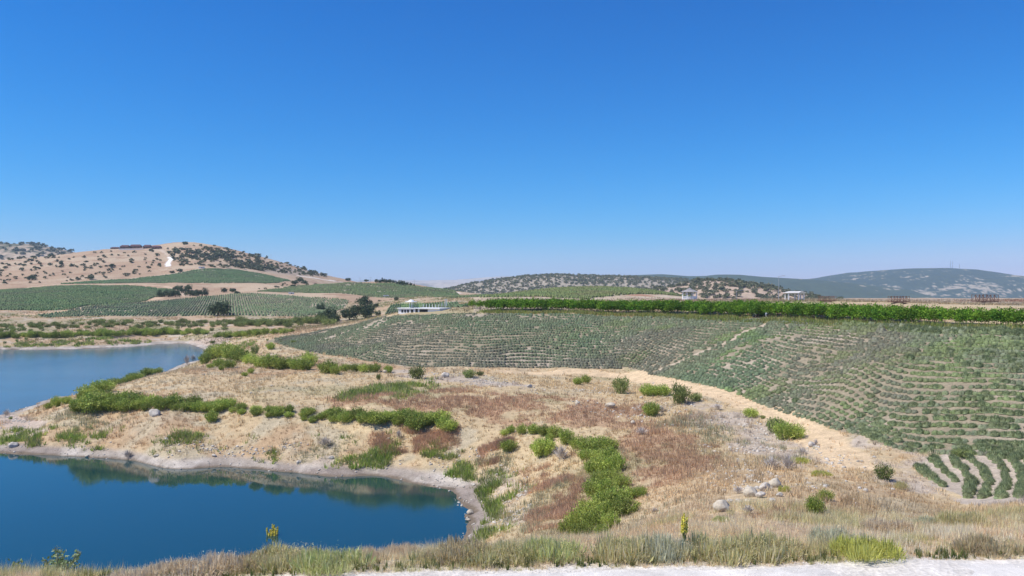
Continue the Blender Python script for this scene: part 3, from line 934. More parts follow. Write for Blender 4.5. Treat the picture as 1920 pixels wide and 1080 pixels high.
# ---------------------------------------------------------------- dark oaks
OAK = [(0.090, 0.125, 0.062), (0.065, 0.098, 0.050), (0.120, 0.150, 0.075)]
oak_m = [tmesh('tree_crown', leaf_cloud(400 + i, 1900, 0.48, 0.44, 34, 0.20, 0.088, 0.6, OAK, 0.03, 0.3, low=-0.3)) for i in range(4)]
trunk_m = [tmesh('tree_trunk', join(tube_arrays([(0, 0, -0.05), (0.01, 0, 0.2), (0.02, 0.01, 0.5)], 0.035, 0.018, (0.13, 0.1, 0.07), 7), stems_t(420 + i, 5, 0.3, 0.7, (0.13, 0.1, 0.07), 0.012))) for i in range(2)]
NT = [0]


def oak(px, py, hp, label, group=None, wide=1.0, name='oak_tree', parts=True):
    p = hits([(px, py)], 60)[0]
    h = hp / F * p[1]
    i = NT[0]
    NT[0] += 1
    r = empty(name, (p[0], p[1], p[2]), random.random() * 6.28)
    r.scale = (h * wide * 1.1, h * wide * 1.1, h)
    link('crown', oak_m[i % 4], M_oak, r)
    link('trunk', trunk_m[i % 2], M_twig, r)
    tag(r, label, 'tree', group)


for a, b, h, wd, l in [(410,592,36,0.95,'big round dark oak alone in the middle of the far lavender'),
    (304,557,14,1.3,'leftmost dark oak of the dense row at the field end'),(316,557,14,1.3,'second dark oak of the dense row at the field end'),(329,557,15,1.2,'third dark oak of the dense row at the field end'),
    (334,545,13,1.1,'dark oak standing highest above the dense row'),(344,549,13,1.1,'dark oak just right of the highest one'),(354,544,11,1.1,'round oak on the bank behind the dense row'),(356,555,13,1.4,'wide dark oak right of the track gap'),(367,555,12,1.3,'low wide dark oak between two taller ones'),(379,555,16,1.3,'last dark oak at the right of the dense row'),
    (420,548,9,1.2,'small dark oak left of three on the red bank'),(436,548,9,1.2,'middle small dark oak of three on the red bank'),(445,551,7,1.2,'lowest small dark oak of three on the red bank'),
    (602,582,15,0.9,'dark oak alone at the top of the tree cluster'),(622,602,28,0.85,'tall dark oak at the front of the tree cluster'),(612,602,22,0.9,'dark oak leaning against the tall front one'),(628,604,18,0.9,'low dark oak at the right foot of the tall front one'),(600,597,14,0.9,'small brownish oak left in the tree cluster'),
    (656,600,26,1.0,'round dark oak in the middle of the tree cluster'),(645,586,6,2.0,'low flat bush between the clustered oaks'),(672,588,22,1.0,'dark oak behind the round middle one'),(686,596,30,0.8,'dark oak leaning over the lavender edge'),(693,588,20,0.8,'dark oak at the right of the tree cluster'),(685,575,24,1.0,'round oak highest at the back of the cluster'),
    (705,577,11,0.75,'narrow small tree right of the oak cluster'),(709,592,11,0.9,'small brown-green tree on the lavender field crest'),(743,564,8,0.9,'small lone tree on the bank left of the white canopy'),
    (653,527,7,1.3,'dark bush on the ridge line between two hills'),(687,528,6,1.3,'dark round bush alone on the lavender ridge'),
    (553,533,9,1.4,'dark tree left of the clump at the green field corner'),(562,529,10,1.3,'dark tree in the middle of the clump at the field corner'),(570,532,8,1.3,'dark tree right of the clump at the field corner'),(549,538,6,1.3,'small tree below the clump at the field corner'),
    (60,525,11,1.3,'largest dark oak low on the tan hill'),(170,524,9,1.2,'dark round oak just above the green field'),(211,501,8,1.3,'dark oak in the middle of the tan hill'),(337,510,8,1.2,'dark oak at the upper edge of the green field'),(323,512,5,1.8,'low bush left of the oak at the green field'),(115,497,9,0.8,'narrow oak on the left part of the tan hill')]:
    oak(a, b, h, l, None, wd)
for i, (a, b, h) in enumerate([(706,530,8),(712,531,9),(718,530,10),(724,531,8),(731,531,9),(738,532,9),(744,533,7),(750,534,9),(756,535,10),(763,535,8),(770,536,7),(776,537,5)]):
    oak(a, b, h, f'dark conifer in the line on the lavender ridge, {nth(i + 1)} from its left', 'conifers along the lavender ridge', random.uniform(0.6, 1.0), 'conifer_tree')

# dark bushes dotted over the hills: the largest as things, the rest as one mass each
bush_t = [leaf_cloud(430 + i, 70, 0.55, 0.42, 9, 0.34, 0.42, 0.7, [(0.15, 0.16, 0.085), (0.115, 0.13, 0.07), (0.19, 0.18, 0.105)], 0.05, 0.2) for i in range(4)]
bush_m = [tmesh('hill_bush', t) for t in bush_t]


def sample_px(poly, n):
    xs, ys = [p[0] for p in poly], [p[1] for p in poly]
    out = []
    while len(out) < n:
        a, b = rng.uniform(min(xs), max(xs), 400), rng.uniform(min(ys), max(ys), 400)
        m = inpoly(a, b, poly)
        out += list(zip(a[m], b[m]))
    return out[:n]


HB = []
for poly, n, lo, hi, what in [([(0,478),(100,476),(200,470),(300,470),(310,500),(260,520),(110,530),(0,538)], 150, 2.5, 5.5, 0),
                              ([(-60,490),(0,488),(120,478),(60,500),(-60,540)], 40, 3, 6, 0),
                              ([(310,465),(350,456),(400,461),(480,477),(560,499),(640,521),(600,520),(540,514),(440,503),(330,498)], 330, 2.5, 6.0, 1),
                              ([(330,475),(380,470),(440,480),(430,492),(350,484)], 60, 4, 7, 1), ([(430,498),(480,488),(520,500),(510,512),(450,504)], 50, 4, 7, 1),
                              ([(470,545),(560,527),(640,531),(560,537)], 12, 2, 4, 0), ([(560,556),(720,564),(700,572),(640,568)], 10, 2, 3.5, 0)]:
    for p, q in zip(sample_px(poly, n), rng.random(n)):
        HB.append((p[0], p[1], lo + (hi - lo) * q ** 1.8, what))
hb_p = hits([(a, b) for a, b, _, _ in HB], 250)
hb_h = np.array([h for _, _, h, _ in HB]) / F * hb_p[:, 1]
order = np.argsort(-np.array([h for _, _, h, _ in HB]))
for k, i in enumerate(order[:280]):
    o = link('hill_bush', bush_m[k % 4], M_oak)
    o.location = (hb_p[i][0], hb_p[i][1], hb_p[i][2] - 0.1)
    o.rotation_euler = (0, 0, random.random() * 6.28)
    asp = random.uniform(0.85, 1.9)
    o.scale = (hb_h[i] * asp, hb_h[i] * asp, hb_h[i] * random.uniform(0.75, 1.1))
    if HB[i][3]:
        tag(o, 'dark scrubby tree on the grey rocky hill top', 'bush', 'dark trees scattered over the rocky hill top')
    else:
        tag(o, 'dark round bush dotted on the dry tan hillside', 'bush', 'dark bushes dotted over the tan hillside')
rest = order[280:]
V, Q, Cc = merge(bush_t, hb_p[rest], np.stack([hb_h[rest] * 1.35, hb_h[rest] * 1.35, hb_h[rest]], 1), rng.random(len(rest)) * 6.28, np.ones((len(rest), 3)))
tag(link('hill_scrub', np_mesh('hill_scrub', V, Q, Cc), M_oak), 'small dark scrub dotted over the left hill', 'scrub', kind='stuff')


def ridge_trees(name, RG, n, tmin, tmax, h0, h1, label, thr=-2.0, nsc=60.0, seed=3, col=(1, 1, 1)):
    u, t, X_, Y_, Z_, d0, wd = RG
    g = np.random.default_rng(seed)
    ti = g.uniform(tmin, tmax, n)
    ui = g.uniform(u[0], u[-1], n)
    x, y, z = [bilin(a, t, u, ti, ui) for a in (X_, Y_, Z_)]
    m = (fbm(x, y, nsc, 4, seed) + 0.4 * g.random(n) > thr) & (z > -14)
    x, y, z = x[m], y[m], z[m]
    h = h0 + (h1 - h0) * g.random(len(x)) ** 2
    V, Q, Cc = merge(bush_t, np.stack([x, y, z - 0.2], 1), np.stack([h * 1.3, h * 1.3, h], 1), g.random(len(x)) * 6.28, np.tile(np.asarray(col, float), (len(x), 1)), seed=seed)
    tag(link(name, np_mesh(name, V, Q, Cc), M_oak), label, 'scrub', kind='stuff')


ridge_trees('hill_scrub', R_dot, 4200, -0.75, 0.05, 2.2, 4.2, 'dark trees dotted densely over the long hill behind the hedge', -0.35, 130, 5, (1.75, 1.65, 1.7))
ridge_trees('hill_scrub', R_tan, 900, -0.8, 0.1, 1.8, 4.2, 'dark bushes dotted over the low tan hill', -0.3, 40, 6)
ridge_trees('hill_scrub', R_left, 1700, -0.85, 0.05, 3.5, 6.5, 'dark trees spread over the far left ridge', -0.25, 90, 7)

# ---------------------------------------------------------------- lavender
LAV = [(0.180, 0.208, 0.120), (0.150, 0.180, 0.100), (0.215, 0.245, 0.148), (0.175, 0.195, 0.138)]
lav_near = [join(dome(500 + i, 14, 5, 0.52, 0.74, 0.07, LAV), blades_dome(510 + i, 520, 0.34, 0.66, 0.97, 0.035, LAV)) for i in range(4)]
lav_mid = [join(dome(520 + i, 9, 3, 0.54, 0.80, 0.09, LAV), blades_dome(530 + i, 60, 0.36, 0.64, 0.97, 0.07, LAV)) for i in range(4)]
lav_far = [dome(540 + i, 6, 2, 0.58, 0.95, 0.14, LAV, 0.2) for i in range(4)]


def resample(P, step):
    s = np.r_[0, np.cumsum(np.hypot(*np.diff(P, axis=0).T))]
    t = np.arange(0, s[-1], step)
    return np.stack([np.interp(t, s, P[:, 0]), np.interp(t, s, P[:, 1])], 1)


def resample_view(P, step):
    """plants stand wider apart where a row runs up and down the slope"""
    d = np.diff(P, axis=0)
    u = P[1:, 0] / P[1:, 1]
    s = np.r_[0, np.cumsum(np.sqrt((d[:, 0] - u * d[:, 1]) ** 2 + (0.25 * d[:, 1]) ** 2))]
    t = np.arange(0, s[-1], step)
    return np.stack([np.interp(t, s, P[:, 0]), np.interp(t, s, P[:, 1])], 1)


def smooth(P, k):
    q = np.pad(P, ((k, k), (0, 0)), mode='edge')
    ker = np.ones(2 * k + 1) / (2 * k + 1)
    return np.stack([np.convolve(q[:, i], ker, 'valid') for i in (0, 1)], 1)


NROW = 25
lw, up = wpoly(LOWER), wpoly(UPPER[::-1])
pxs = np.arange(502, 2450, 2.0)
lowc = np.stack([np.interp(pxs, [q[0] for q in LOWER], lw[:, i]) for i in (0, 1)], 1)
upc = np.stack([np.interp(pxs, [q[0] for q in UPPER[::-1]], up[:, i]) for i in (0, 1)], 1)
lowc, upc = smooth(lowc, 12), smooth(upc, 12)
rows_main = []
for r in range(NROW):
    t = ((r + 0.35) / NROW) ** 1.08
    P = lowc + (upc - lowc) * t
    gap = np.linalg.norm(upc - lowc, axis=1) / NROW
    keep_ = gap > (0.42 if r % 4 == 0 else (0.75 if r % 2 == 0 else 1.05))
    rows_main.append((r, P[keep_]))
path_line = TRACK[8][0]
LP = []
for r, P in rows_main:
    Q_ = resample_view(P, 0.47)
    Q_ = Q_ + rng.standard_normal(Q_.shape) * 0.05
    Q_ = Q_[:-1] + np.diff(Q_, axis=0) * (rng.random() + rng.uniform(-0.15, 0.15, (len(Q_) - 1, 1)))
    m = inpoly(Q_[:, 0], Q_[:, 1], PF_main) & (dist_line(Q_[:, 0], Q_[:, 1], path_line) > 0.5)
    u_ = Q_[:, 0] / Q_[:, 1]
    m &= (np.abs(u_) < 0.80)
    nn = fbm(Q_[:, 0], Q_[:, 1], 6.0, 3, 301)
    m &= ~((nn > 0.48) & (rng.random(len(Q_)) < 0.7)) & (rng.random(len(Q_)) > 0.03)
    k = 0
    for q in Q_[m]:
        k += 1
        LP.append((q[0], q[1], r, k, 0))
SHORT = [[(1721,876),(1740,894),(1768,913)],[(1750,866),(1772,884),(1790,903)],[(1784,860),(1806,882),(1822,902),(1818,920),(1812,934)],[(1806,851),(1826,868),(1846,886),(1856,906),(1850,922),(1844,936)],
         [(1843,850),(1868,866),(1884,884),(1888,906),(1880,922),(1876,938)],[(1838,836),(1880,850),(1908,872),(1918,894),(1916,915),(1908,936)],[(1880,836),(1916,852),(1944,872),(1958,900),(1950,935)]]
for si, ln in enumerate(SHORT):
    Q_ = resample(wpoly(ln), 0.60)
    for k, q in enumerate(Q_):
        LP.append((q[0] + rng.normal() * 0.05, q[1] + rng.normal() * 0.05, si, k + 1, 1))
LP = np.array(LP)
lz = ground(LP[:, 0], LP[:, 1])


def lav_col(x, y, g):
    """grey green, in places greener or faded to brown purple"""
    a, b = fbm(x, y, 13.0, 4, 311), fbm(x, y, 7.0, 3, 321)
    c = np.ones((len(x), 3)) * (1 + 0.10 * g.standard_normal((len(x), 1)))
    m = (sstep(0.08, 0.35, a) * 0.75)[:, None]
    c = c * (1 - m) + c * np.array((1.02, 0.86, 1.05)) * m
    m = (sstep(0.12, 0.4, b) * sstep(-0.02, 0.25, x / y))[:, None]
    c = c * (1 - m) + c * np.array((1.04, 1.12, 0.84)) * m
    m = (sstep(0.15, 0.4, -a) * 0.6)[:, None]
    c = c * (1 - m) + c * np.array((0.80, 0.98, 0.92)) * m
    return c


lsz = 0.57 + 0.13 * fbm(LP[:, 0], LP[:, 1], 8.0, 3, 331) + 0.07 * rng.standard_normal(len(LP))
topm = dist_line(LP[:, 0], LP[:, 1], wpoly([(1990,626),(1920,623),(1800,619),(1700,615),(1600,608)])) < 2.4
lsz = np.where(topm, lsz * 1.4, lsz)
lsz = lsz * np.where(LP[:, 4] == 1, 1 + 0.13 * rng.standard_normal(len(LP)), 1.0)
lsz = np.clip(np.where(LP[:, 4] == 1, lsz * 0.84, lsz), 0.4, 1.3)
lcol = lav_col(LP[:, 0], LP[:, 1], rng)
lcol[LP[:, 4] == 1] = np.array((0.92, 1.08, 0.82)) * (1 + 0.08 * rng.standard_normal(((LP[:, 4] == 1).sum(), 1)))
vis = np.abs(LP[:, 0] / LP[:, 1]) < 0.668
score = np.where(vis, lsz / LP[:, 1] + 10 * (LP[:, 4] == 1), 0)
first = np.argsort(-score)[:300]
lav_nm = [tmesh('lavender_bush', (t[0], t[1], t[2] * np.array(k))) for t in lav_near for k in ((1.22, 1.30, 1.10), (1.42, 1.42, 1.22))]
RN = ['lowest', 'second lowest', 'third lowest', 'fourth lowest', 'fifth lowest', 'sixth lowest']
SN = ['first', 'second', 'third', 'fourth', 'fifth', 'sixth', 'seventh']
cnt = {}
for i in sorted(first, key=lambda i: (LP[i, 4], LP[i, 2], LP[i, 3])):
    x, y, r, k, sh = LP[i]
    key = (int(sh), int(r))
    cnt[key] = cnt.get(key, 0) + 1
    o = link('lavender_bush', lav_nm[i % 8], M_lav)
    o.location = (x, y, lz[i] - 0.03)
    o.rotation_euler = (0, 0, random.random() * 6.28)
    o.scale = (lsz[i] * random.uniform(0.95, 1.1), lsz[i] * random.uniform(0.95, 1.1), lsz[i] * random.uniform(0.9, 1.08) * (0.9 if LP[i, 4] else 0.70))
    if sh:
        tag(o, f'green lavender bush in the {SN[int(r)]} short row from the left, {nth(cnt[key])} from its upper end', 'lavender', 'lavender bushes in the short rows')
    else:
        tag(o, f'grey-green lavender bush, {nth(cnt[key])} from left in the {nth(int(r) + 1)} row above the path', 'lavender', 'lavender bushes along the edge of the big field')
rest = np.setdiff1d(np.arange(len(LP)), first)
V, Q, Cc = merge(lav_mid, np.stack([LP[rest, 0], LP[rest, 1], lz[rest] - 0.03], 1), np.stack([lsz[rest] * 1.04, lsz[rest] * 1.04, lsz[rest] * np.where(topm[rest], 0.9, 0.66)], 1), rng.random(len(rest)) * 6.28, lcol[rest], seed=4)
tag(link('lavender_field', np_mesh('lavender_field', V, Q, Cc), M_lav), 'grey-green lavender in curving rows on the slope below the hedge', 'lavender', kind='stuff')


def far_rows(name, poly, label, ang, sp, step, size, mul, drop=0.05, tem=lav_far, seed=9, wave=3.0):
    g = np.random.default_rng(seed)
    c = poly.mean(0)
    e = np.abs(poly - c).max() * 1.5
    s, t = np.meshgrid(np.arange(-e, e, step), np.arange(-e, e, sp))
    s, t = s.ravel(), t.ravel()
    t = t + wave * fbm(s, t, 60.0, 2, seed)
    ca, sa = math.cos(ang), math.sin(ang)
    x, y = c[0] + s * ca - t * sa, c[1] + s * sa + t * ca
    x, y = x + 0.10 * g.standard_normal(len(x)), y + 0.10 * g.standard_normal(len(x))
    m = inpoly(x, y, poly)
    m &= (g.random(len(x)) > drop) & ~((fbm(x, y, 9.0, 3, seed + 1) > 0.38) & (g.random(len(x)) < 0.6)) & (np.abs(x / y) < 0.8)
    x, y = x[m], y[m]
    n = len(x)
    z = ground(x, y)
    h = size * (0.85 + 0.3 * g.random(n))
    cm = lav_col(x, y, g) * np.asarray(mul)
    V, Q, Cc = merge(tem, np.stack([x, y, z - 0.03], 1), np.stack([h * 1.1, h * 1.1, h], 1), g.random(n) * 6.28, cm, seed=seed)
    tag(link(name, np_mesh(name, V, Q, Cc), M_lav), label, 'lavender', kind='stuff')
    return n


nA = far_rows('lavender_field', PF_A, 'smooth green lavender on the upper left hillside field', 0.05, 1.5, 1.15, 0.85, (0.80, 0.98, 0.80), 0.03, seed=11)
nB = far_rows('lavender_field', PF_B, 'dark green lavender on the left field behind the lake', 0.12, 1.5, 1.1, 0.85, (0.80, 0.97, 0.74), 0.04, seed=12)
nC = far_rows('lavender_field', PF_C, 'pale ground with broken lavender rows around the lone oak', 0.35, 1.75, 1.15, 0.72, (1.05, 1.12, 1.02), 0.16, seed=13, wave=8)
nD = far_rows('lavender_field', PF_D, 'lavender rows on the rounded hill behind the oak cluster', -0.1, 1.7, 1.15, 0.75, (1.05, 1.14, 0.90), 0.10, seed=14, wave=6)
nE = far_rows('lavender_field', PF_E, 'olive lavender rows on the low dome behind the hedge', 0.25, 1.8, 1.1, 0.85, (1.10, 1.15, 0.78), 0.06, seed=15, wave=7)
nF = far_rows('lavender_field', PF_F, 'short lavender patch around the white canopy', 0.1, 1.5, 1.0, 0.75, (0.8, 0.95, 0.85), 0.06, seed=16)

# ---------------------------------------------------------------- the tall green hedge along the top of the field
HEDGE = [(0.11, 0.25, 0.018), (0.165, 0.30, 0.026), (0.062, 0.16, 0.015), (0.20, 0.31, 0.03)]
hedge_m = [tmesh('hedge_crown', leaf_cloud(600 + i, 1100, 0.50, 0.48, 40, 0.22, 0.085, 0.75, HEDGE, 0.02, 0.3, low=0.25)) for i in range(5)]
htr_m = tmesh('hedge_trunk', stems_t(620, 5, 0.3, 0.8, (0.15, 0.11, 0.07), 0.014))
hl = wpoly([(916,582),(1000,583),(1100,585),(1200,588),(1300,590),(1400,593),(1500,597),(1600,602),(1700,607),(1800,611),(1900,613),(2030,616)])
hp = resample(hl, 1.0)
hn = unit(np.stack([-np.gradient(hp[:, 1]), np.gradient(hp[:, 0])], 1))
k = 0
for rowi, off in enumerate((0.0, 1.5)):
    for i, q in enumerate(hp):
        if q[0] / q[1] > 0.70:
            continue
        x, y = q + hn[i] * (off + random.uniform(-0.35, 0.35)) + np.array((random.uniform(-0.3, 0.3), 0))
        z = ground(x, y)[0]
        h = np.interp(q[0] / q[1], [-0.03, 0.03, 0.30, 0.51, 0.66], [23, 24, 28, 34, 36]) / F * q[1] * random.uniform(0.84, 0.92)
        o = empty('hedge_shrub', (x, y, z - 0.05), random.random() * 6.28)
        o.scale = (h * 0.98, h * 0.98, h)
        link('crown', hedge_m[k % 5], M_leaf, o)
        if rowi == 0:
            link('trunk', htr_m, M_twig, o)
        k += 1
        tag(o, f"bright green leafy hedge shrub, {nth(i + 1)} from left in its {'front' if rowi == 0 else 'back'} row", 'hedge shrub', 'shrubs of the tall hedge above the lavender')
for a, b, h, l in [(886,579,17,'bright green bush first of the pair before the hedge'),(900,580,17,'bright green bush second of the pair before the hedge')]:
    p = hits([(a, b)])[0]
    hh = h / F * p[1]
    o = empty('hedge_shrub', (p[0], p[1], p[2] - 0.05), 1.0 + a)
    o.scale = (hh * 0.95, hh * 0.95, hh)
    link('crown', hedge_m[a % 5], M_leaf, o)
    link('trunk', htr_m, M_twig, o)
    tag(o, l, 'hedge shrub')

# ---------------------------------------------------------------- grasses, herbs and pebbles: ground cover nobody could count
def grass(name, label, x, y, h, wd, col, per, mat, lean=0.45, spread=0.16, seed=3, jit=0.16, sink=0.02):
    """tufts of thin blades at x, y; h, wd, col per tuft"""
    g = np.random.default_rng(seed)
    n = len(x)
    z = ground(x, y)
    X = np.repeat(np.stack([x, y, z - sink], 1), per, 0)
    hh = np.repeat(h, per) * (0.55 + 0.6 * g.random(n * per))
    ww = np.repeat(wd, per) * (0.6 + 0.8 * g.random(n * per))
    th = g.random(n * per) * 6.283
    sp = np.repeat(h, per) * spread * 2.2 * g.random(n * per)
    X[:, 0] += np.cos(th) * sp
    X[:, 1] += np.sin(th) * sp
    ln = lean * g.random(n * per) * hh
    ph = th + 0.9 * g.standard_normal(n * per)
    tip = X + np.stack([np.cos(ph) * ln, np.sin(ph) * ln, hh], 1)
    si = ph + 1.5708 + 0.5 * g.standard_normal(n * per)
    s = np.stack([np.cos(si), np.sin(si), np.zeros(n * per)], 1) * ww[:, None] * 0.5
    V = np.empty((n * per, 3, 3))
    V[:, 0], V[:, 1], V[:, 2] = X - s, X + s, tip
    c = np.repeat(col, per, 0) * (1 + jit * g.standard_normal((n * per, 1)))
    o = link(name, np_mesh(name, V.reshape(-1, 3), np.arange(n * per * 3).reshape(-1, 3), np.repeat(c, 3, 0)), mat)
    tag(o, label, 'grass', kind='stuff')
    return o


def scatter(n, y0, y1, u0=-0.74, u1=0.74, power=1.0):
    u = rng.uniform(u0, u1, n)
    y = np.exp(rng.uniform(0, 1, n) ** power * (math.log(y1) - math.log(y0)) + math.log(y0))
    return u * y, y


def in_lav(x, y):
    m = inpoly(x, y, PF_main) | inpoly(x, y, PF_short)
    return m


# dry grass over the spit and the slopes
x, y = scatter(100000, 30, 215)
z = ground(x, y)
cl = fbm(x, y, 4.0, 4, 401)
keep = (z > -16.2) & ~in_lav(x, y) & ~inpoly(x, y, SPIT[0]) & (rng.random(len(x)) < 0.35 + 0.9 * sstep(-0.25, 0.3, cl)) & (z < -6.0)
pale_m = np.zeros(len(x), bool)
for p in PALE:
    pale_m |= inpoly(x, y, p)
keep &= ~(pale_m & (rng.random(len(x)) < 0.6))
keep &= ~((dist_line(x, y, TRACK[9][0]) < 1.5) & (rng.random(len(x)) < 0.9))
keep &= ~inpoly(x, y, wpoly([(1335,950),(1395,912),(1450,900),(1480,915),(1475,950),(1400,968),(1345,972)]))
x, y, z, cl = x[keep], y[keep], z[keep], cl[keep]
gc = np.stack(gcol(x, y), 1)
gc = gc * (1.45 + 0.3 * cl[:, None]) * (1 + 0.10 * rng.standard_normal((len(x), 1)))
grass('dry_grass', 'dry straw and rust coloured grass on the slopes around the pond', x, y, (0.17 + 0.15 * rng.random(len(x))) * (0.7 + 0.005 * y), 0.016 + 0.0005 * y, gc, 7, M_grass, 0.6, 0.3, 5)
print('dry grass', len(x))

# larger tussocks stand out of the shorter grass
x, y = scatter(9000, 32, 200)
z = ground(x, y)
m = (z > -16.0) & ~in_lav(x, y) & (z < -6.0) & (fbm(x, y, 6.0, 3, 471) > 0.0) & (dist_line(x, y, TRACK[9][0]) > 1.7)
x, y = x[m][:3600], y[m][:3600]
gc = np.stack(gcol(x, y), 1) * (1.35 + 0.25 * rng.standard_normal((len(x), 1)))
grass('grass_tussocks', 'taller dry tussocks standing out of the short straw grass', x, y, (0.32 + 0.30 * rng.random(len(x))) * (0.75 + 0.004 * y), 0.016 + 0.0005 * y, gc, 16, M_grass, 0.75, 0.30, 25)

# taller rust coloured weeds in patches, and grey-green ones
xs, ys = [], []
for p in RED:
    lo_, hi_ = p.min(0), p.max(0)
    a, b = rng.uniform(lo_[0], hi_[0], 9000), rng.uniform(lo_[1], hi_[1], 9000)
    m = inpoly(a + rng.normal(0, 1.0, len(a)) + 3.0 * fbm(a, b, 4, 3, 5), b + rng.normal(0, 1.0, len(a)) + 3.0 * fbm(a, b, 4, 3, 6), p) & (fbm(a, b, 3.0, 4, 61, 0.6) + 0.4 * fbm(a, b, 11.0, 5, 51, 0.6) > -0.2)
    xs.append(a[m][:1300]); ys.append(b[m][:1300])
x, y = np.concatenate(xs), np.concatenate(ys)
c = np.tile(np.array((0.57, 0.385, 0.25)), (len(x), 1)) * (1 + 0.3 * fbm(x, y, 2.0, 3, 8)[:, None]) * (1 + 0.14 * rng.standard_normal((len(x), 1)))
grass('rust_weeds', 'low rust red weeds in patches beside the curving thicket', x, y, 0.28 + 0.22 * rng.random(len(x)), 0.018 + 0.0004 * y, c, 7, M_grass, 0.7, 0.35, 6)


def patch(polys, n, seed):
    g = np.random.default_rng(seed)
    xs, ys = [], []
    for p, k in polys:
        p = wpoly(p)
        lo_, hi_ = p.min(0) - 2, p.max(0) + 2
        kk = int(n * k * 4)
        a, b = g.uniform(lo_[0], hi_[0], kk), g.uniform(lo_[1], hi_[1], kk)
        m = inpoly(a + g.normal(0, 0.7, len(a)) + 2.2 * fbm(a, b, 3, 3, 15), b + g.normal(0, 0.7, len(a)) + 2.2 * fbm(a, b, 3, 3, 16), p) & (fbm(a, b, 2.2, 3, seed) > -0.12)
        xs.append(a[m][:int(n * k)]); ys.append(b[m][:int(n * k)])
    return np.concatenate(xs), np.concatenate(ys)


x, y = patch([([(0,812),(60,806),(120,812),(210,818),(215,828),(150,838),(60,832),(0,830)], 1.0), ([(300,826),(370,828),(365,836),(300,836)], 0.35), ([(440,842),(490,844),(480,860),(440,852)], 0.35), ([(520,846),(560,848),(555,862),(520,858)], 0.3),
              ([(600,848),(700,842),(800,850),(830,870),(790,884),(690,874),(610,866)], 1.6), ([(830,872),(900,880),(910,900),(880,905),(830,885)], 0.6), ([(905,905),(950,900),(950,960),(930,1005),(895,1005),(905,950)], 1.0), ([(650,735),(800,712),(800,725),(740,745),(650,750)], 0.6),
              ([(0,645),(120,640),(280,640),(280,648),(120,650),(0,652)], 0.8), ([(440,648),(470,640),(475,650),(450,655)], 0.2)], 1150, 77)
c = np.array(((0.25, 0.36, 0.07), (0.36, 0.41, 0.11), (0.32, 0.34, 0.16)))[rng.integers(0, 3, len(x))] * (1 + 0.35 * fbm(x, y, 2.5, 3, 88)[:, None]) * (1 + 0.12 * rng.standard_normal((len(x), 1)))
m = ground(x, y) > -16.6
x, y, c = x[m], y[m], c[m]
grass('shore_herbs', 'fresh green herbs and low plants along the pond shore', x, y, 0.28 + 0.4 * rng.random(len(x)) ** 2 + 0.001 * y, 0.03 + 0.0007 * y, c, 9, M_grass, 0.7, 0.4, 8)

# silvery and olive weeds
x, y = patch([([(100,780),(200,772),(235,790),(190,805),(100,800)], 0.8), ([(1240,780),(1340,790),(1370,830),(1280,835)], 0.5), ([(900,860),(960,850),(960,900),(900,900)], 0.4), ([(1420,830),(1500,840),(1520,870),(1440,880)], 0.4), ([(1040,880),(1110,900),(1080,930),(1030,920)], 0.4),
              ([(940,960),(1010,930),(1040,960),(1000,1000),(940,1000)], 0.4), ([(820,845),(900,845),(920,870),(830,865)], 0.4), ([(560,840),(640,835),(700,845),(600,850)], 0.3), ([(1180,950),(1260,960),(1200,1000),(1180,1000)], 0.2)], 700, 78)
c = np.array(((0.42, 0.42, 0.27), (0.47, 0.44, 0.29), (0.39, 0.36, 0.21)))[rng.integers(0, 3, len(x))] * (1 + 0.12 * rng.standard_normal((len(x), 1)))
grass('olive_weeds', 'grey olive weeds in patches on the dry slope', x, y, 0.25 + 0.3 * rng.random(len(x)), 0.015 + 0.0005 * y, c, 8, M_grass, 0.6, 0.35, 9)

# weeds at the foot of the hedge and round the flats
i0 = rng.integers(0, len(hp) - 1, 2600)
off = rng.uniform(-3.0, -0.9, 2600)
x, y = (hp[i0] + hn[i0] * off[:, None] + rng.normal(0, 0.5, (2600, 2))).T
bq = hits([(1421, 595.0)])[0]
m = np.hypot(x - bq[0], y - bq[1] + 1.0) > 2.2
x, y = x[m], y[m]
c = np.array(((0.22, 0.31, 0.07), (0.32, 0.35, 0.11), (0.46, 0.41, 0.17)))[rng.integers(0, 3, len(x))] * (1 + 0.15 * rng.standard_normal((len(x), 1)))
grass('hedge_weeds', 'green and straw weeds in a strip at the foot of the hedge', x, y, 0.35 + 0.4 * rng.random(len(x)), np.full(len(x), 0.10), c, 8, M_grass, 0.6, 0.5, 10)
x, y = scatter(16000, 140, 300, -0.08, 0.72)
z = ground(x, y)
m = (z > -6.2) & ~in_lav(x, y)
x, y = x[m], y[m]
gc = np.stack(gcol(x, y), 1) * (1 + 0.2 * rng.standard_normal((len(x), 1)))
grass('plateau_grass', 'dry grass on the level ground beyond the hedge', x, y, 0.25 + 0.5 * rng.random(len(x)) ** 2, np.full(len(x), 0.12), gc, 5, M_grass, 0.6, 0.5, 11)
x, y = scatter(26000, 213, 420, -0.74, -0.05)
z = ground(x, y)
m = (z > -16.2) & (fbm(x, y, 14, 4, 410) > -0.05)
for p in LAVS:
    m &= ~inpoly(x, y, p)
x, y = x[m], y[m]
gc = np.stack(gcol(x, y), 1) * np.where((fbm(x, y, 9, 3, 415) > -0.05)[:, None], np.array((0.75, 1.0, 0.55)), np.array((1.1, 1.1, 1.0))) * (1 + 0.2 * rng.standard_normal((len(x), 1)))
grass('flats_grass', 'dry and olive grass on the flats beyond the lake', x, y, 0.3 + 0.5 * rng.random(len(x)) ** 2, np.full(len(x), 0.16), gc, 5, M_grass, 0.6, 0.5, 12)

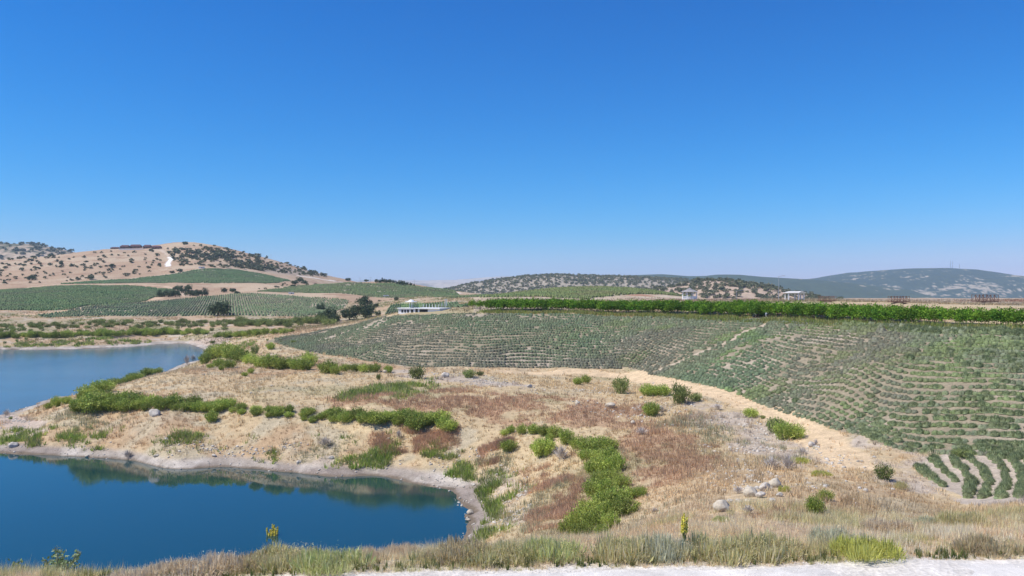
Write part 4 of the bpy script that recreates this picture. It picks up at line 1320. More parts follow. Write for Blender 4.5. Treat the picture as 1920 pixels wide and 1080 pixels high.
# roadside verge, close: thin blades in drifts of straw, olive, rust and grey
x = rng.uniform(-26, 26, 46000)
edge_y = road_edge(x)
y = edge_y - 0.15 + 11.0 * rng.random(len(x)) ** 1.7
a, b, c3 = fbm(x, y, 3.2, 4, 421), fbm(x, y, 1.7, 3, 431), fbm(x, y, 6.0, 3, 441)
keep = (rng.random(len(x)) < 0.25 + 0.9 * sstep(-0.3, 0.25, b)) & (np.abs(x / y) < 0.76)
keep &= ~((y - edge_y < 0.45) & (rng.random(len(x)) < 0.6))
x, y, a, b, c3, edge_y = [q[keep] for q in (x, y, a, b, c3, edge_y)]
ci = np.array(((0.85, 0.69, 0.46), (0.78, 0.68, 0.41), (0.62, 0.58, 0.30), (0.80, 0.60, 0.39), (0.82, 0.73, 0.54)))
sel = np.where(a > 0.22, 2, np.where(a < -0.30, 3, np.where(c3 > 0.2, 1, np.where(c3 < -0.28, 4, 0))))
sel = np.where(rng.random(len(x)) < 0.3, rng.integers(0, 5, len(x)), sel)
col = ci[sel] * (1 + 0.15 * rng.standard_normal((len(x), 1)))
hgt = (0.13 + 0.20 * rng.random(len(x)) + 0.16 * sstep(-0.1, 0.4, b)) * np.clip(0.45 + (y - edge_y) * 0.5, 0.4, 1.1)
grass('verge_grass', 'thin dry straw and olive grass along the white gravel road', x, y, hgt, np.full(len(x), 0.013) + 0.004 * rng.random(len(x)), col, 8, M_grass, 0.55, 0.3, 13, 0.2)
x = rng.uniform(-24, 24, 900)
y = road_edge(x) + np.abs(rng.normal(0, 0.45, 900)) - 0.05
c = np.array(((0.12, 0.16, 0.05), (0.17, 0.20, 0.06), (0.26, 0.25, 0.10)))[rng.integers(0, 3, 900)] * (1 + 0.15 * rng.standard_normal((900, 1)))
grass('verge_herbs', 'small green upright weeds at the gravel edge', x, y, 0.10 + 0.28 * rng.random(900) ** 1.6, np.full(900, 0.03), c, 12, M_grass, 0.35, 0.12, 14)


# ---------------------------------------------------------------- stones
def stone(seed, sub=2, flat=0.6):
    import bmesh
    bm = bmesh.new()
    bmesh.ops.create_icosphere(bm, subdivisions=sub, radius=0.5)
    g = np.random.default_rng(seed)
    sc = np.array((1.0, 0.72 + 0.3 * g.random(), flat * (0.8 + 0.5 * g.random())))
    cuts = [(unit(g.standard_normal(3)), 0.30 + 0.14 * g.random()) for _ in range(8)]
    for v in bm.verts:
        p = np.array(v.co)
        for nrm, d in cuts:
            k = p @ nrm - d
            if k > 0:
                p = p - nrm * k * 0.9
        p = p * (1 + 0.05 * g.standard_normal()) * sc
        v.co = p
    V = np.array([v.co[:] for v in bm.verts])
    T = np.array([[v.index for v in f.verts] for f in bm.faces])
    bm.free()
    return V, T, np.tile(np.array((0.5, 0.46, 0.4)), (len(V), 1)) * (1 + 0.08 * g.standard_normal((len(V), 1)))


peb = [stone(700 + i, 1) for i in range(5)]
xs, ys, ss = [], [], []
x, y = scatter(60000, 33, 230)
z = ground(x, y)
nz = fbm(x, y, 2.5, 3, 451)
m = (z > -17.1) & (z < -15.9) & (rng.random(len(x)) < 0.16 + 0.5 * (nz > 0.05))
xs.append(x[m]); ys.append(y[m]); ss.append(0.05 + 0.28 * rng.random(m.sum()) ** 3 + 0.0006 * y[m])
for p, n in ([(1290,740),(1420,770),(1580,850),(1590,910),(1400,940),(1330,960),(1300,800)], 1500), ([(800,700),(900,702),(1000,718),(1060,730),(1000,740),(880,722)], 700), ([(1080,725),(1220,745),(1330,780),(1200,790),(1060,760)], 900), ([(0,780),(60,785),(50,822),(0,822)], 900), ([(915,885),(990,880),(1000,960),(930,1000)], 500), ([(300,815),(640,835),(640,850),(300,832)], 500), ([(700,815),(960,830),(960,880),(700,860)], 300), ([(1000,690),(1250,705),(1640,850),(1700,930),(1560,960),(1400,870)], 600):
    q = wpoly(p)
    lo_, hi_ = q.min(0), q.max(0)
    a, b = rng.uniform(lo_[0], hi_[0], n * 3), rng.uniform(lo_[1], hi_[1], n * 3)
    m = inpoly(a, b, q) & (fbm(a, b, 3.0, 3, 461) > -0.05)
    a, b = a[m][:n], b[m][:n]
    xs.append(a); ys.append(b); ss.append(0.07 + 0.34 * rng.random(len(a)) ** 3)
x, y, s = np.concatenate(xs), np.concatenate(ys), np.concatenate(ss)
V, Q, Cc = merge(peb, np.stack([x, y, ground(x, y) + 0.02], 1), np.stack([s, s, s * 0.9], 1), rng.random(len(x)) * 6.28, np.ones((len(x), 3)) * (1 + 0.16 * rng.standard_normal((len(x), 1))), seed=15)
tag(link('loose_stones', np_mesh('loose_stones', V, Q, Cc), M_twig), 'pale loose stones along the shore and over the rubbly ground', 'stones', kind='stuff')
x = rng.uniform(-24, 24, 7000)
y = road_edge(x) - rng.random(7000) ** 1.3 * 2.2 + 0.25
s = 0.012 + 0.035 * rng.random(7000) ** 3
V, Q, Cc = merge(peb, np.stack([x, y, np.full(7000, -8.19)], 1), np.stack([s, s, s], 1), rng.random(7000) * 6.28, np.array((1.5, 1.52, 1.55)) * (0.8 + 0.3 * rng.random((7000, 1))), seed=16)
tag(link('road_gravel', np_mesh('road_gravel', V, Q, Cc), M_twig), 'white crushed gravel on the road', 'gravel', kind='stuff')

rock_m = [tmesh('boulder', stone(720 + i, 3, 0.75)) for i in range(6)]
for i, me in enumerate(rock_m):
    me.materials.append(M_rock if i % 2 == 0 else M_rockw)
    me.polygons.foreach_set('use_smooth', np.ones(len(me.polygons), bool))
for i, (a, b, wpx, k, l) in enumerate([(292,858,11,1,'white boulder standing at the waterline of the pond'),(286,782,22,0,'flat grey boulder on the slope under the left belt'),(22,840,16,0,'grey rock on the mud at the far left of the pond'),(275,770,9,0,'small boulder poking from the front of the belt'),
    (722,700,11,1,'white stone at the end of the low shrub row'),(835,708,15,0,'pale round boulder on the heap of stones by the path'),(603,695,10,0,'grey stone left of the dark shrub under the field'),(993,727,10,0,'squarish grey stone below the straw path'),(1084,759,10,1,'small white stone beside another on the rust slope'),
    (1145,766,19,1,'long white flat boulder above the rust patch'),(1203,748,8,1,'upright white stone left of the wide green shrub'),(1188,795,10,1,'white-topped boulder in the rust patch'),(1202,781,7,0,'small grey stone near the round shrub with bare twigs'),(862,868,9,1,'upright white stone above the pond end'),(698,858,8,1,'white stone among herbs above the pond end'),
    (932,892,7,0,'small pale stone above the right shore of the pond'),(887,912,9,0,'stone on the shore bend of the pond'),(882,965,13,1,'flat white slab on the right shore of the pond'),(877,978,10,1,'flat white slab just below another on the right shore'),(162,858,8,1,'small pale stone at the waterline left of the dead branches'),
    (1357,960,27,1,'big rounded pale boulder at the lower left of the boulder heap'),(1369,945,13,0,'low dark-topped stone beside the big rounded boulder'),(1386,944,11,0,'brownish stone in the middle of the boulder heap'),(1411,932,23,1,'large white block in the middle of the boulder heap'),(1428,934,17,0,'grey-white boulder right of the large white block'),
    (1437,921,20,0,'grey boulder with a dark hollow beneath at the heap top'),(1457,914,21,1,'cream boulder at the upper right end of the heap'),(1402,918,9,1,'small cream stone just above the large white block'),(1463,932,11,0,'pale stone at the right edge of the boulder heap'),(1450,944,13,0,'broken grey stone low in the boulder heap'),(1404,945,13,0,'pinkish rounded stone below the large white block'),
    (1322,800+38,8,0,'pale stone on the slope right of the rust patch'),(470,738,5,1,'tiny white stone on the straw slope'),(508,725,6,1,'small white stone on the straw slope'),(381,704,6,1,'small white stone near the crest by the lake'),(1524,838,15,0,'cream rock beside the dead stump near the path'),(400,857,9,0,'pale stone among herbs on the pond bank'),(620,862,10,0,'pale slab on the pond bank under the herbs'),
    (560,870,10,0,'low pale ledge stone at the pond bank'),(940,876,8,0,'small pale stone on the slope above the shore bend'),(500,778,7,0,'grey stone at the gap in the long belt')]):
    p = hits([(a, b)])[0]
    wd = (1.25 if 1340 < a < 1470 and b > 905 else 1.1) * wpx / F * p[1]
    o = link('boulder', rock_m[(2 * (i % 3) + k) % 6])
    o.location = (p[0], p[1] + wd * 0.3, p[2] + wd * 0.22)
    o.rotation_euler = (random.uniform(-0.15, 0.15), random.uniform(-0.15, 0.15), random.uniform(-0.6, 0.6))
    o.scale = (wd, wd * 0.9, wd * 0.85)
    tag(o, l, 'boulder', 'boulders of the stone heap' if 1340 < a < 1470 and b > 905 else None)

# ---------------------------------------------------------------- dead grey twiggy bushes
TWIG = [(0.52, 0.47, 0.42), (0.60, 0.55, 0.50), (0.42, 0.37, 0.33)]
twig_m = [tmesh('dead_bush', blades_dome(740 + i, 170, 0.10, 0.75, 1.0, 0.028, TWIG, 0.5)) for i in range(3)]
for i, (a, b, h, wd, l) in enumerate([(1478,882,34,0.8,'tall pale grey dead bush above the boulder heap'),(1447,880,26,1.2,'wide grey dead bush left of the tall pale one'),(1052,862,30,0.9,'rounded grey dead bush beside the curving thicket'),(1345,768,12,1.6,'low dark dead bush by the straw path'),(1505,852,14,1.2,'grey dead twigs right of the tall pale bush'),
    (1385,925,16,1.2,'dead twigs at the left of the large white block'),(1403,962,18,1.2,'dead twigs below the boulder heap'),(1228,960,10,1.2,'small dark dead stump on the straw slope'),(1203,815,16,1.4,'whitish dead bush at the edge of the rust patch'),(240,858,16,1.0,'dead branches at the waterline of the pond'),(748,822,18,0.7,'narrow silvery dead bush below the belt'),(610,836,18,1.4,'brown dead bush on the bank below the belt'),
    (350,684,20,0.6,'bare pale dead bush at the lake edge'),(362,676,12,0.9,'low bare dead bush in the shallow lake edge'),(12,782,16,0.9,'bare pale dead bush on the tip of the spit'),(106,756,16,0.6,'bare twigs by the lake beside small shrubs'),(1240,772,12,1.4,'grey twigs under the round green shrub'),(1530,835,14,0.6,'dark dead stump on the slope near the path'),(123,735,14,0.5,'thin bare twigs rising behind the belt end')]):
    p = hits([(a, b)])[0]
    h = h / F * p[1]
    o = link('dead_bush', twig_m[i % 3], M_twig)
    o.location = (p[0], p[1], p[2] - 0.03)
    o.rotation_euler = (0, 0, i * 1.3)
    o.scale = (h * wd, h * wd, h)
    tag(o, l, 'dead bush')

# ---------------------------------------------------------------- roadside plants, close
BROOM = {'straw': [(0.66, 0.53, 0.33), (0.58, 0.46, 0.27), (0.50, 0.44, 0.24)], 'olive': [(0.58, 0.54, 0.25), (0.70, 0.62, 0.34), (0.50, 0.49, 0.22), (0.80, 0.67, 0.42)], 'green': [(0.48, 0.54, 0.19), (0.58, 0.60, 0.25), (0.72, 0.66, 0.36)],
         'blue': [(0.56, 0.57, 0.38), (0.64, 0.63, 0.44), (0.66, 0.60, 0.40)], 'brown': [(0.74, 0.61, 0.43), (0.80, 0.68, 0.47), (0.64, 0.52, 0.36)], 'yellow': [(0.58, 0.58, 0.13), (0.68, 0.66, 0.20), (0.50, 0.50, 0.14)]}


def clump(seed, cols, wd):
    """a loose drift of fine stalks of uneven height"""
    g = np.random.default_rng(seed)
    ts = []
    for k in range(15):
        q = 0.62 * wd * math.sqrt(g.random())
        an = g.random() * 6.283
        v, f, c = blades_dome(seed * 31 + k, 110, 0.28, 0.30 + 0.12 * g.random(), 0.62 + 0.42 * g.random() - 0.25 * q, 0.008, cols, 0.45)
        v = v + g.normal(0, 0.012, v.shape) + np.array((q * math.cos(an), q * math.sin(an), 0))
        ts.append((v, f, c))
    ts.append(tuple(spray(seed + 900, 230, 14, 0.80 * wd, cols, 0.060, 0.16, 0.85, 0.15, 0.05, 0.5, 0.9)))
    return join(*ts)


for i, (a, b, h, wd, k, l) in enumerate([(540,1064,48,1.5,'olive','wide olive grassy clump under the yellow mullein by the water'),(620,1068,52,1.3,'green','bright green grassy clump right of the yellow mullein by the water'),(470,1072,40,1.4,'straw','straw grassy clump left of the yellow mullein by the water'),
    (330,1085,44,1.6,'brown','brown dry clump hanging over the water near the leafy sapling'),(400,1078,50,1.4,'brown','larger brown dry clump second from the leafy sapling'),(250,1096,40,1.3,'brown','small brown dry clump closest to the leafy sapling'),(690,1050,34,0.9,'brown','bare brown stems against the water right of the green clump'),
    (755,1046,36,1.0,'brown','thin bare stems against the water in the gap'),(850,1046,46,1.4,'straw','straw clump over the end of the pond'),(905,1052,46,1.2,'olive','olive clump below the right shore of the pond'),(960,1050,48,1.2,'olive','grassy clump left of the green thicket foot'),(1035,1046,52,1.1,'green','green clump at the foot of the curving thicket'),
    (1175,1048,64,1.1,'olive','large dark olive clump by the road near the blue-grey one'),(1232,1046,62,0.9,'blue','blue-grey clump beside the tall yellow mullein'),(1350,1046,60,1.2,'olive','olive clump right of the tall yellow mullein'),(1430,1042,58,1.3,'olive','second wide olive clump right of the tall yellow mullein'),
    (1570,1024,46,1.2,'blue','grey-green airy clump behind the yellow-green bush'),(1620,1044,50,1.25,'yellow','rounded yellow-green bush near the white road'),(1730,984,22,1.6,'blue','pale blue-green low bush on the dry slope'),(1665,1000,40,1.2,'brown','pinkish brown dry clump on the slope'),(1850,1034,44,1.4,'straw','straw clump at the right end of the verge'),
    (1810,986,40,1.2,'olive','olive clump below the short lavender rows'),(1692,918,22,0.7,'olive','small pale bush beside the bare patch at the short rows'),(1500,868,16,1.3,'yellow','low yellow-green plant above the boulder heap'),(1540,892,14,1.4,'yellow','low yellowish plant on the stony slope'),(1470,922,18,0.6,'yellow','small yellow plant at the right end of the boulder heap'),(1440,1052,30,0.6,'olive','small upright weed at the gravel edge'),
    (1352,978,16,1.0,'green','small green rosette below the big rounded boulder')]):
    p = hits([(a, b)], 20.5)[0]
    h = h / F * p[1]
    me = tmesh('verge_clump', clump(760 + i, BROOM[k], 1.0))
    o = link('verge_clump', me, M_grass)
    o.location = (p[0], p[1], p[2] - 0.03)
    o.scale = (h * wd * 1.35, h * wd * 1.0, h * 0.86)
    tag(o, l, 'verge plant')

# mulleins
YEL = [(0.85, 0.76, 0.12), (0.90, 0.82, 0.25), (0.75, 0.66, 0.12)]


def mullein(px, py, hp, label, spikes, spr):
    p = hits([(px, py)], 20.5)[0]
    h = hp / F * p[1]
    o = empty('mullein', (p[0], p[1], p[2] - 0.02), 0.4)
    o.scale = (h, h, h)
    g = np.random.default_rng(px)
    st, fl = [tube_arrays([(0, 0, 0), (0.005, 0, 0.45)], 0.030, 0.022, (0.30, 0.33, 0.16))], []
    for k in range(spikes):
        an = 6.283 * k / max(spikes, 1) + 0.4
        q = spr * (1.0 if k else 0.0) * (0.6 + 0.4 * g.random())
        top = np.array((q * math.cos(an), q * math.sin(an), (1.0 if k == 0 else 0.78 + 0.16 * g.random())))
        mid = np.array((0.75 * q * math.cos(an), 0.75 * q * math.sin(an), 0.55))
        base = np.array((0.0, 0.0, 0.30))
        st.append(tube_arrays([base, mid, top], 0.020, 0.008, (0.30, 0.33, 0.14)))
        n = 130
        t = g.random(n) ** 0.9
        c = mid + (top - mid) * t[:, None] * 0.97 + (base - mid) * 0.35 * np.maximum(0, 0.2 - t)[:, None]
        r = (0.040 * (1.05 - 0.75 * t))[:, None]
        c = c + unit(g.standard_normal((n, 3))) * r
        a = unit(g.standard_normal((n, 3)))
        s = unit(np.cross(a, g.standard_normal((n, 3))))
        V, Q = diamonds(c, a, s, np.full(n, 0.036), np.full(n, 0.034))
        fl.append((V, Q, np.repeat(pick_cols(g, n, YEL), 4, 0)))
    link('stem', tmesh('mullein_stem', join(*st)), M_grass, o)
    link('flowers', tmesh('mullein_flowers', join(*fl)), M_grass, o)
    lv = spray(px + 5, 22, 9, 0.20, [(0.16, 0.20, 0.10), (0.22, 0.26, 0.14)], 0.11, 0.4, 0.5, 0.1, 0.02)
    lv[0][:, 2] *= 0.36
    link('leaves', tmesh('mullein_leaves', lv), M_grass, o)
    tag(o, label, 'mullein')


mullein(1283, 1040, 80, 'tall yellow-flowered mullein among olive clumps beside the road', 5, 0.07)
mullein(511, 1052, 70, 'small branching yellow mullein standing against the blue pond', 8, 0.17)


# leafy saplings at the lower left
def sapling(px, d, ztop, hgt, wide, label, seed):
    x, y = (px - 960) / F * d, d
    z = ztop - hgt
    g = np.random.default_rng(seed)
    o = empty('sapling', (x, y, ground(x, y)[0]))
    zb = z - ground(x, y)[0]
    st, lv = [], []
    for k in range(15):
        an = g.random() * 6.283
        q = wide * (0.2 + 0.8 * g.random()) if k else 0.1
        t = hgt * (1.0 if k == 0 else 0.5 + 0.35 * g.random()) + zb
        pts = [np.array((0, 0, -0.05)), np.array((0.45 * q * math.cos(an), 0.45 * q * math.sin(an), 0.5 * t)), np.array((q * math.cos(an), q * math.sin(an), t))]
        st.append(tube_arrays(pts, 0.018, 0.005, (0.34, 0.33, 0.26), 6))
        n = 95
        u = 0.25 + 0.75 * g.random(n)
        c = np.where((u < 0.5)[:, None], pts[0] + (pts[1] - pts[0]) * (u / 0.5)[:, None], pts[1] + (pts[2] - pts[1]) * ((u - 0.5) / 0.5)[:, None])
        c = c + g.normal(0, 0.075, (n, 3))
        a = unit(g.standard_normal((n, 3)) + np.array((0, 0, 0.3)))
        s = unit(np.cross(a, g.standard_normal((n, 3))))
        V, Q = diamonds(c, a, s, 0.125 * (0.7 + 0.6 * g.random(n)), np.full(n, 0.08))
        lv.append((V, Q, np.repeat(pick_cols(g, n, [(0.17, 0.25, 0.09), (0.26, 0.33, 0.16), (0.20, 0.27, 0.10), (0.40, 0.46, 0.32)]), 4, 0)))
    link('stems', tmesh('sapling_stems', join(*st)), M_twig, o)
    link('leaves', tmesh('sapling_leaves', join(*lv)), M_leaf, o)
    tag(o, label, 'sapling')


sapling(108, 25.0, -(1024 - HZ) / F * 25.0, 1.6, 0.85, 'leafy pale green sapling rising against the pond at the lower corner', 851)
sapling(36, 25.4, -(1052 - HZ) / F * 25.4, 1.2, 0.36, 'short leafy sapling left of the taller one at the lower corner', 852)


# ---------------------------------------------------------------- buildings and other built things
class MB:
    """boxes and bars joined into one mesh"""
    def __init__(self):
        self.v, self.f = [], []

    def add(self, v, f):
        k = len(self.v)
        self.v += [tuple(p) for p in v]
        self.f += [tuple(i + k for i in q) for q in f]
        return self

    def box(self, cx, cy, z0, sx, sy, h, rz=0.0, tx=1.0, ty=1.0):
        c, s = math.cos(rz), math.sin(rz)
        v = []
        for z, kx, ky in ((z0, 1, 1), (z0 + h, tx, ty)):
            for a, b in ((-1, -1), (1, -1), (1, 1), (-1, 1)):
                x, y = a * sx / 2 * kx, b * sy / 2 * ky
                v.append((cx + x * c - y * s, cy + x * s + y * c, z))
        return self.add(v, [(3, 2, 1, 0), (4, 5, 6, 7), (0, 1, 5, 4), (1, 2, 6, 5), (2, 3, 7, 6), (3, 0, 4, 7)])

    def bar(self, p, q, w, h=None):
        p, q = Vector(p), Vector(q)
        d = (q - p).normalized()
        up = Vector((0, 0, 1)) if abs(d.z) < 0.9 else Vector((0, 1, 0))
        a = d.cross(up).normalized() * w / 2
        b = a.cross(d).normalized() * (h or w) / 2
        v = [p - a - b, p + a - b, p + a + b, p - a + b, q - a - b, q + a - b, q + a + b, q - a + b]
        return self.add(v, [(3, 2, 1, 0), (4, 5, 6, 7), (0, 1, 5, 4), (1, 2, 6, 5), (2, 3, 7, 6), (3, 0, 4, 7)])

    def cone(self, n, r0, r1, z0, z1, cx=0, cy=0, ph=0.0):
        v = [(cx + r * math.cos(ph + 2 * math.pi * i / n), cy + r * math.sin(ph + 2 * math.pi * i / n), z) for r, z in ((r0, z0), (max(r1, 0.001), z1)) for i in range(n)]
        f = [(i, (i + 1) % n, n + (i + 1) % n, n + i) for i in range(n)] + [tuple(range(n - 1, -1, -1)), tuple(range(n, 2 * n))]
        return self.add(v, f)

    def build(self, name, mat, parent=None):
        me = bpy.data.meshes.new(name)
        me.from_pydata(self.v, [], self.f)
        return link(name, me, mat, parent)


def base_at(px, py, dmin=60):
    return hits([(px, py)], dmin)[0]


# white gazebo with grey roof
p = base_at(1293, 563, 150)
sc = 34 / F * p[1] / 5.2
o = empty('gazebo', (p[0], p[1], p[2] - 0.05), 0.25)
o.scale = (sc, sc, sc * 0.82)
MB().cone(8, 2.35, 2.35, 0, 0.5).build('base', M_pale, o)
for i in range(8):
    a = math.pi / 4 * i
    MB().box(2.1 * math.cos(a), 2.1 * math.sin(a), 0.5, 0.16, 0.16, 2.5, a).build('post', M_white, o)
for i in range(8):
    if i == 1:
        continue
    a0, a1 = math.pi / 4 * i, math.pi / 4 * (i + 1)
    m = MB()
    P0, P1 = (2.1 * math.cos(a0), 2.1 * math.sin(a0)), (2.1 * math.cos(a1), 2.1 * math.sin(a1))
    for z in (0.62, 1.42):
        m.bar((*P0, z), (*P1, z), 0.09)
    for k in range(1, 10):
        t = k / 10
        m.bar((P0[0] + (P1[0] - P0[0]) * t, P0[1] + (P1[1] - P0[1]) * t, 0.6), (P0[0] + (P1[0] - P0[0]) * t, P0[1] + (P1[1] - P0[1]) * t, 1.42), 0.09, 0.05)
    m.build('railing', M_white, o)
rf = MB().cone(8, 2.75, 1.0, 3.0, 3.75).cone(8, 1.0, 0.75, 3.752, 3.95).cone(8, 0.9, 0.02, 3.952, 4.3).build('roof', M_shingle, o)
MB().cone(8, 0.05, 0.01, 4.28, 4.7).build('finial', M_white, rf)
tag(o, 'white eight-sided gazebo with railings and a grey shingle roof', 'gazebo')

# white open pavilion with a gabled front
p = base_at(1490, 563.5, 150)
sc = 36 / F * p[1] / 5.3
o = empty('pavilion', (p[0], p[1], p[2] - 0.05), 0.0)
o.scale = (sc, sc, sc * 0.80)
for x in (-2.15, 0.55, 2.05):
    for y in (-1.3, 1.3):
        MB().box(x, y, 0, 0.26, 0.26, 2.5).build('post', M_white, o)
m = MB()
for y in (-1.3, 1.3):
    m.box(-0.05, y, 2.502, 4.8, 0.22, 0.28)
for x in (-2.15, 2.05):
    m.box(x, 0, 2.502, 0.2, 2.37, 0.275)
m.build('beams', M_white, o)
m = MB()
m.add([(-2.7, -1.75, 2.79), (2.6, -1.75, 2.79), (2.6, 1.75, 2.79), (-2.7, 1.75, 2.79), (-1.5, 0, 3.30), (1.4, 0, 3.30)], [(0, 1, 5, 4), (2, 3, 4, 5), (1, 2, 5), (3, 0, 4), (3, 2, 1, 0)])
rf = m.build('roof', M_pale, o)
m = MB()
m.bar((0.35, -1.85, 2.75), (1.30, -1.85, 3.35), 0.16, 0.16).bar((1.30, -1.85, 3.35), (2.45, -1.85, 2.75), 0.16, 0.16)
m.add([(0.45, -1.78, 2.80), (2.3, -1.78, 2.80), (1.30, -1.78, 3.30), (0.45, -1.2, 2.80), (2.3, -1.2, 2.80), (1.30, -0.4, 3.30)], [(0, 1, 2), (3, 5, 4), (0, 2, 5, 3), (1, 4, 5, 2), (0, 3, 4, 1)])
m.build('gable', M_white, rf)
m = MB()
m.bar((0.65, -1.3, 0.9), (1.95, -1.3, 0.9), 0.08).bar((0.65, -1.3, 0.15), (1.95, -1.3, 0.9), 0.08).bar((1.3, -1.3, 0.0), (1.3, -1.3, 0.9), 0.08).bar((-2.05, 1.3, 0.9), (0.45, 1.3, 0.9), 0.07)
m.build('railing', M_white, o)
tag(o, 'white open pavilion on square posts with a front gable', 'pavilion')


# timber footbridges
def bridge(px, py, wpx, label, rz=0.0):
    p = base_at(px, py, 120)
    wd = wpx / F * p[1]
    o = empty('footbridge', (p[0], p[1], p[2]), rz)
    hh = wd * 0.30
    MB().box(0, 0, hh * 0.28, wd * 0.98, wd * 0.30, hh * 0.12).build('deck', M_timber, o)
    for s in (-1, 1):
        m = MB()
        y = s * wd * 0.16
        z0, z1 = hh * 0.42, hh * 1.30
        th = wd * 0.016
        m.bar((-wd / 2, y, z1), (wd / 2, y, z1), th).bar((-wd / 2, y, z0), (wd / 2, y, z0), th)
        nn = 6
        for k in range(nn + 1):
            x = -wd / 2 + wd * k / nn
            m.bar((x, y, hh * 0.2), (x, y, z1 + th * 1.5), th)
            if k < nn:
                x2 = x + wd / nn
                m.bar((x, y + th * 0.2, z0 if k % 2 == 0 else z1), (x2, y + th * 0.2, z1 if k % 2 == 0 else z0), th * 0.9)
        m.build('railing', M_timber, o)
    m = MB()
    for k in range(8):
        x0, x1 = -wd * 0.45 + wd * 0.9 * k / 8, -wd * 0.45 + wd * 0.9 * (k + 1) / 8
        f0, f1 = (1 - (2 * k / 8 - 1) ** 2), (1 - (2 * (k + 1) / 8 - 1) ** 2)
        m.bar((x0, 0, hh * (-0.05 + 0.26 * f0)), (x1, 0, hh * (-0.05 + 0.26 * f1)), wd * 0.26, wd * 0.03)
    m.build('arch', M_timber, o)
    tag(o, label, 'footbridge')


bridge(1847, 569.5, 42, 'largest brown timber footbridge, farthest right above the hedge', 0.0)
bridge(1685, 569.5, 35, 'middle brown timber footbridge above the hedge', 0.08)
bridge(1551, 567, 30, 'small brown timber footbridge just right of the white pavilion', -0.1)


# white terrace building with green railings and a canopy
p = base_at(782, 588, 150)
d = p[1]
px_m = d / F
o = empty('terrace_building', (p[0], p[1] + 3.0, p[2] - 0.5), -0.40)
L, Hh = 90 * px_m, 10 * px_m + 0.3
m = MB().box(0, 2.5, 0, L, 5.0, Hh)
wall = m.build('wall', M_white, o)
MB().box(0, 2.4, Hh + 0.003, L + 0.3, 5.4, 0.18).build('terrace_slab', M_white, o)
for x, w_, h_ in ((-0.40, 0.5, 0.6), (-0.33, 0.45, 0.6), (-0.26, 0.5, 0.6), (-0.16, 0.6, 0.65), (-0.05, 0.6, 0.85)):
    MB().box(x * L, -0.02, Hh * 0.42, w_, 0.06, h_).build('window', M_dark, o)
MB().box(0.12 * L, -0.02, Hh * 0.25, 2.1, 0.06, 1.0).build('doorway', M_dark, o)
for k in range(9):
    MB().box(-L * 0.49 + k * L * 0.055, 1.4 + 0.0 * k, Hh + 0.19, 0.10, 0.10, 1.0).build('railing_post', M_green, o)
m = MB()
for z in (0.55, 1.05, 1.35):
    m.bar((-L * 0.49, 1.45, Hh + 0.15 + z * 0.9), (-L * 0.01, 1.45, Hh + 0.15 + z * 0.9), 0.07)
for k in range(14):
    x = -L * 0.47 + k * L * 0.034
    m.bar((x, 1.45, Hh + 0.2), (x + 0.5, 2.6, Hh + 1.25), 0.06)
m.build('railing', M_green, o)
for k in range(6):
    MB().bar((L * (0.03 + 0.075 * k), 1.5, Hh + 0.19), (L * (0.03 + 0.075 * k), 1.5, Hh + 1.0), 0.07).build('railing_post', M_white, o)
tag(o, 'long low white terrace building with green railings half sunk behind the lavender', 'building')
cx, cyy = (771 - 960) / F * (d + 5), d + 5
zt = p[2] - 0.5 + Hh + 0.18
c = empty('canopy', (cx, cyy, zt - 0.2))
c.scale = (0.72, 0.72, 0.72)
for x, y in ((-0.45, -0.4), (0.0, 0.4), (0.35, -0.4), (0.7, 0.4)):
    MB().box(x, y, -0.3, 0.14, 0.14, 2.6).build('post', M_white, c)
m = MB().cone(16, 1.9, 1.8, 2.15, 2.3).cone(16, 1.0, 0.75, 2.303, 2.65).cone(16, 0.75, 0.2, 2.653, 2.9)
m.build('roof', M_white, c)
tag(c, 'small white domed canopy on thin posts above the terrace', 'canopy')
for a, h, l in ((834.5, 16, 'left tall white gate post right of the terrace'), (837.5, 16, 'right tall white gate post of the pair right of the terrace'), (828.5, 8, 'short white post between terrace and tall gate posts')):
    q = base_at(a, 577, 150)
    g_ = link('gate_post', MB().box(0, 0, -0.2, 0.22, 0.22, h / F * q[1] + 0.2).box(0, 0, h / F * q[1] + 0.003, 0.32, 0.32, 0.1).build('tmp', M_white).data)
    g_.location = q
    tag(g_, l, 'post')
for o_ in [q for q in S.objects if q.name.startswith('tmp')]:
    bpy.data.objects.remove(o_)


# dark roofed lodges along the white terrace on the left hill
def lodge(x0, x1, py, hpx, label):
    q = base_at((x0 + x1) / 2, py, 500)
    wd = (x1 - x0) / F * q[1]
    h = hpx / F * q[1]
    o = empty('lodge', (q[0], q[1] + 3, q[2] - 0.4))
    MB().box(0, 0, 0, wd * 0.96, 5.0, h * 0.62 + 0.4).build('wall', M_timber, o)
    z = h * 0.62 + 0.403
    m = MB()
    m.add([(-wd / 2, -3.2, z), (wd / 2, -3.2, z), (wd / 2, 3.2, z), (-wd / 2, 3.2, z), (-wd / 2 + 1.5, 0, z + h * 0.5), (wd / 2 - 1.5, 0, z + h * 0.5)], [(0, 1, 5, 4), (2, 3, 4, 5), (1, 2, 5), (3, 0, 4), (3, 2, 1, 0)])
    m.build('roof', M_red, o)
    for k in range(3):
        MB().box(-wd * 0.3 + k * wd * 0.3, -2.53, 0.9, wd * 0.1, 0.06, h * 0.3).build('window', M_dark, o)
    tag(o, label, 'lodge')


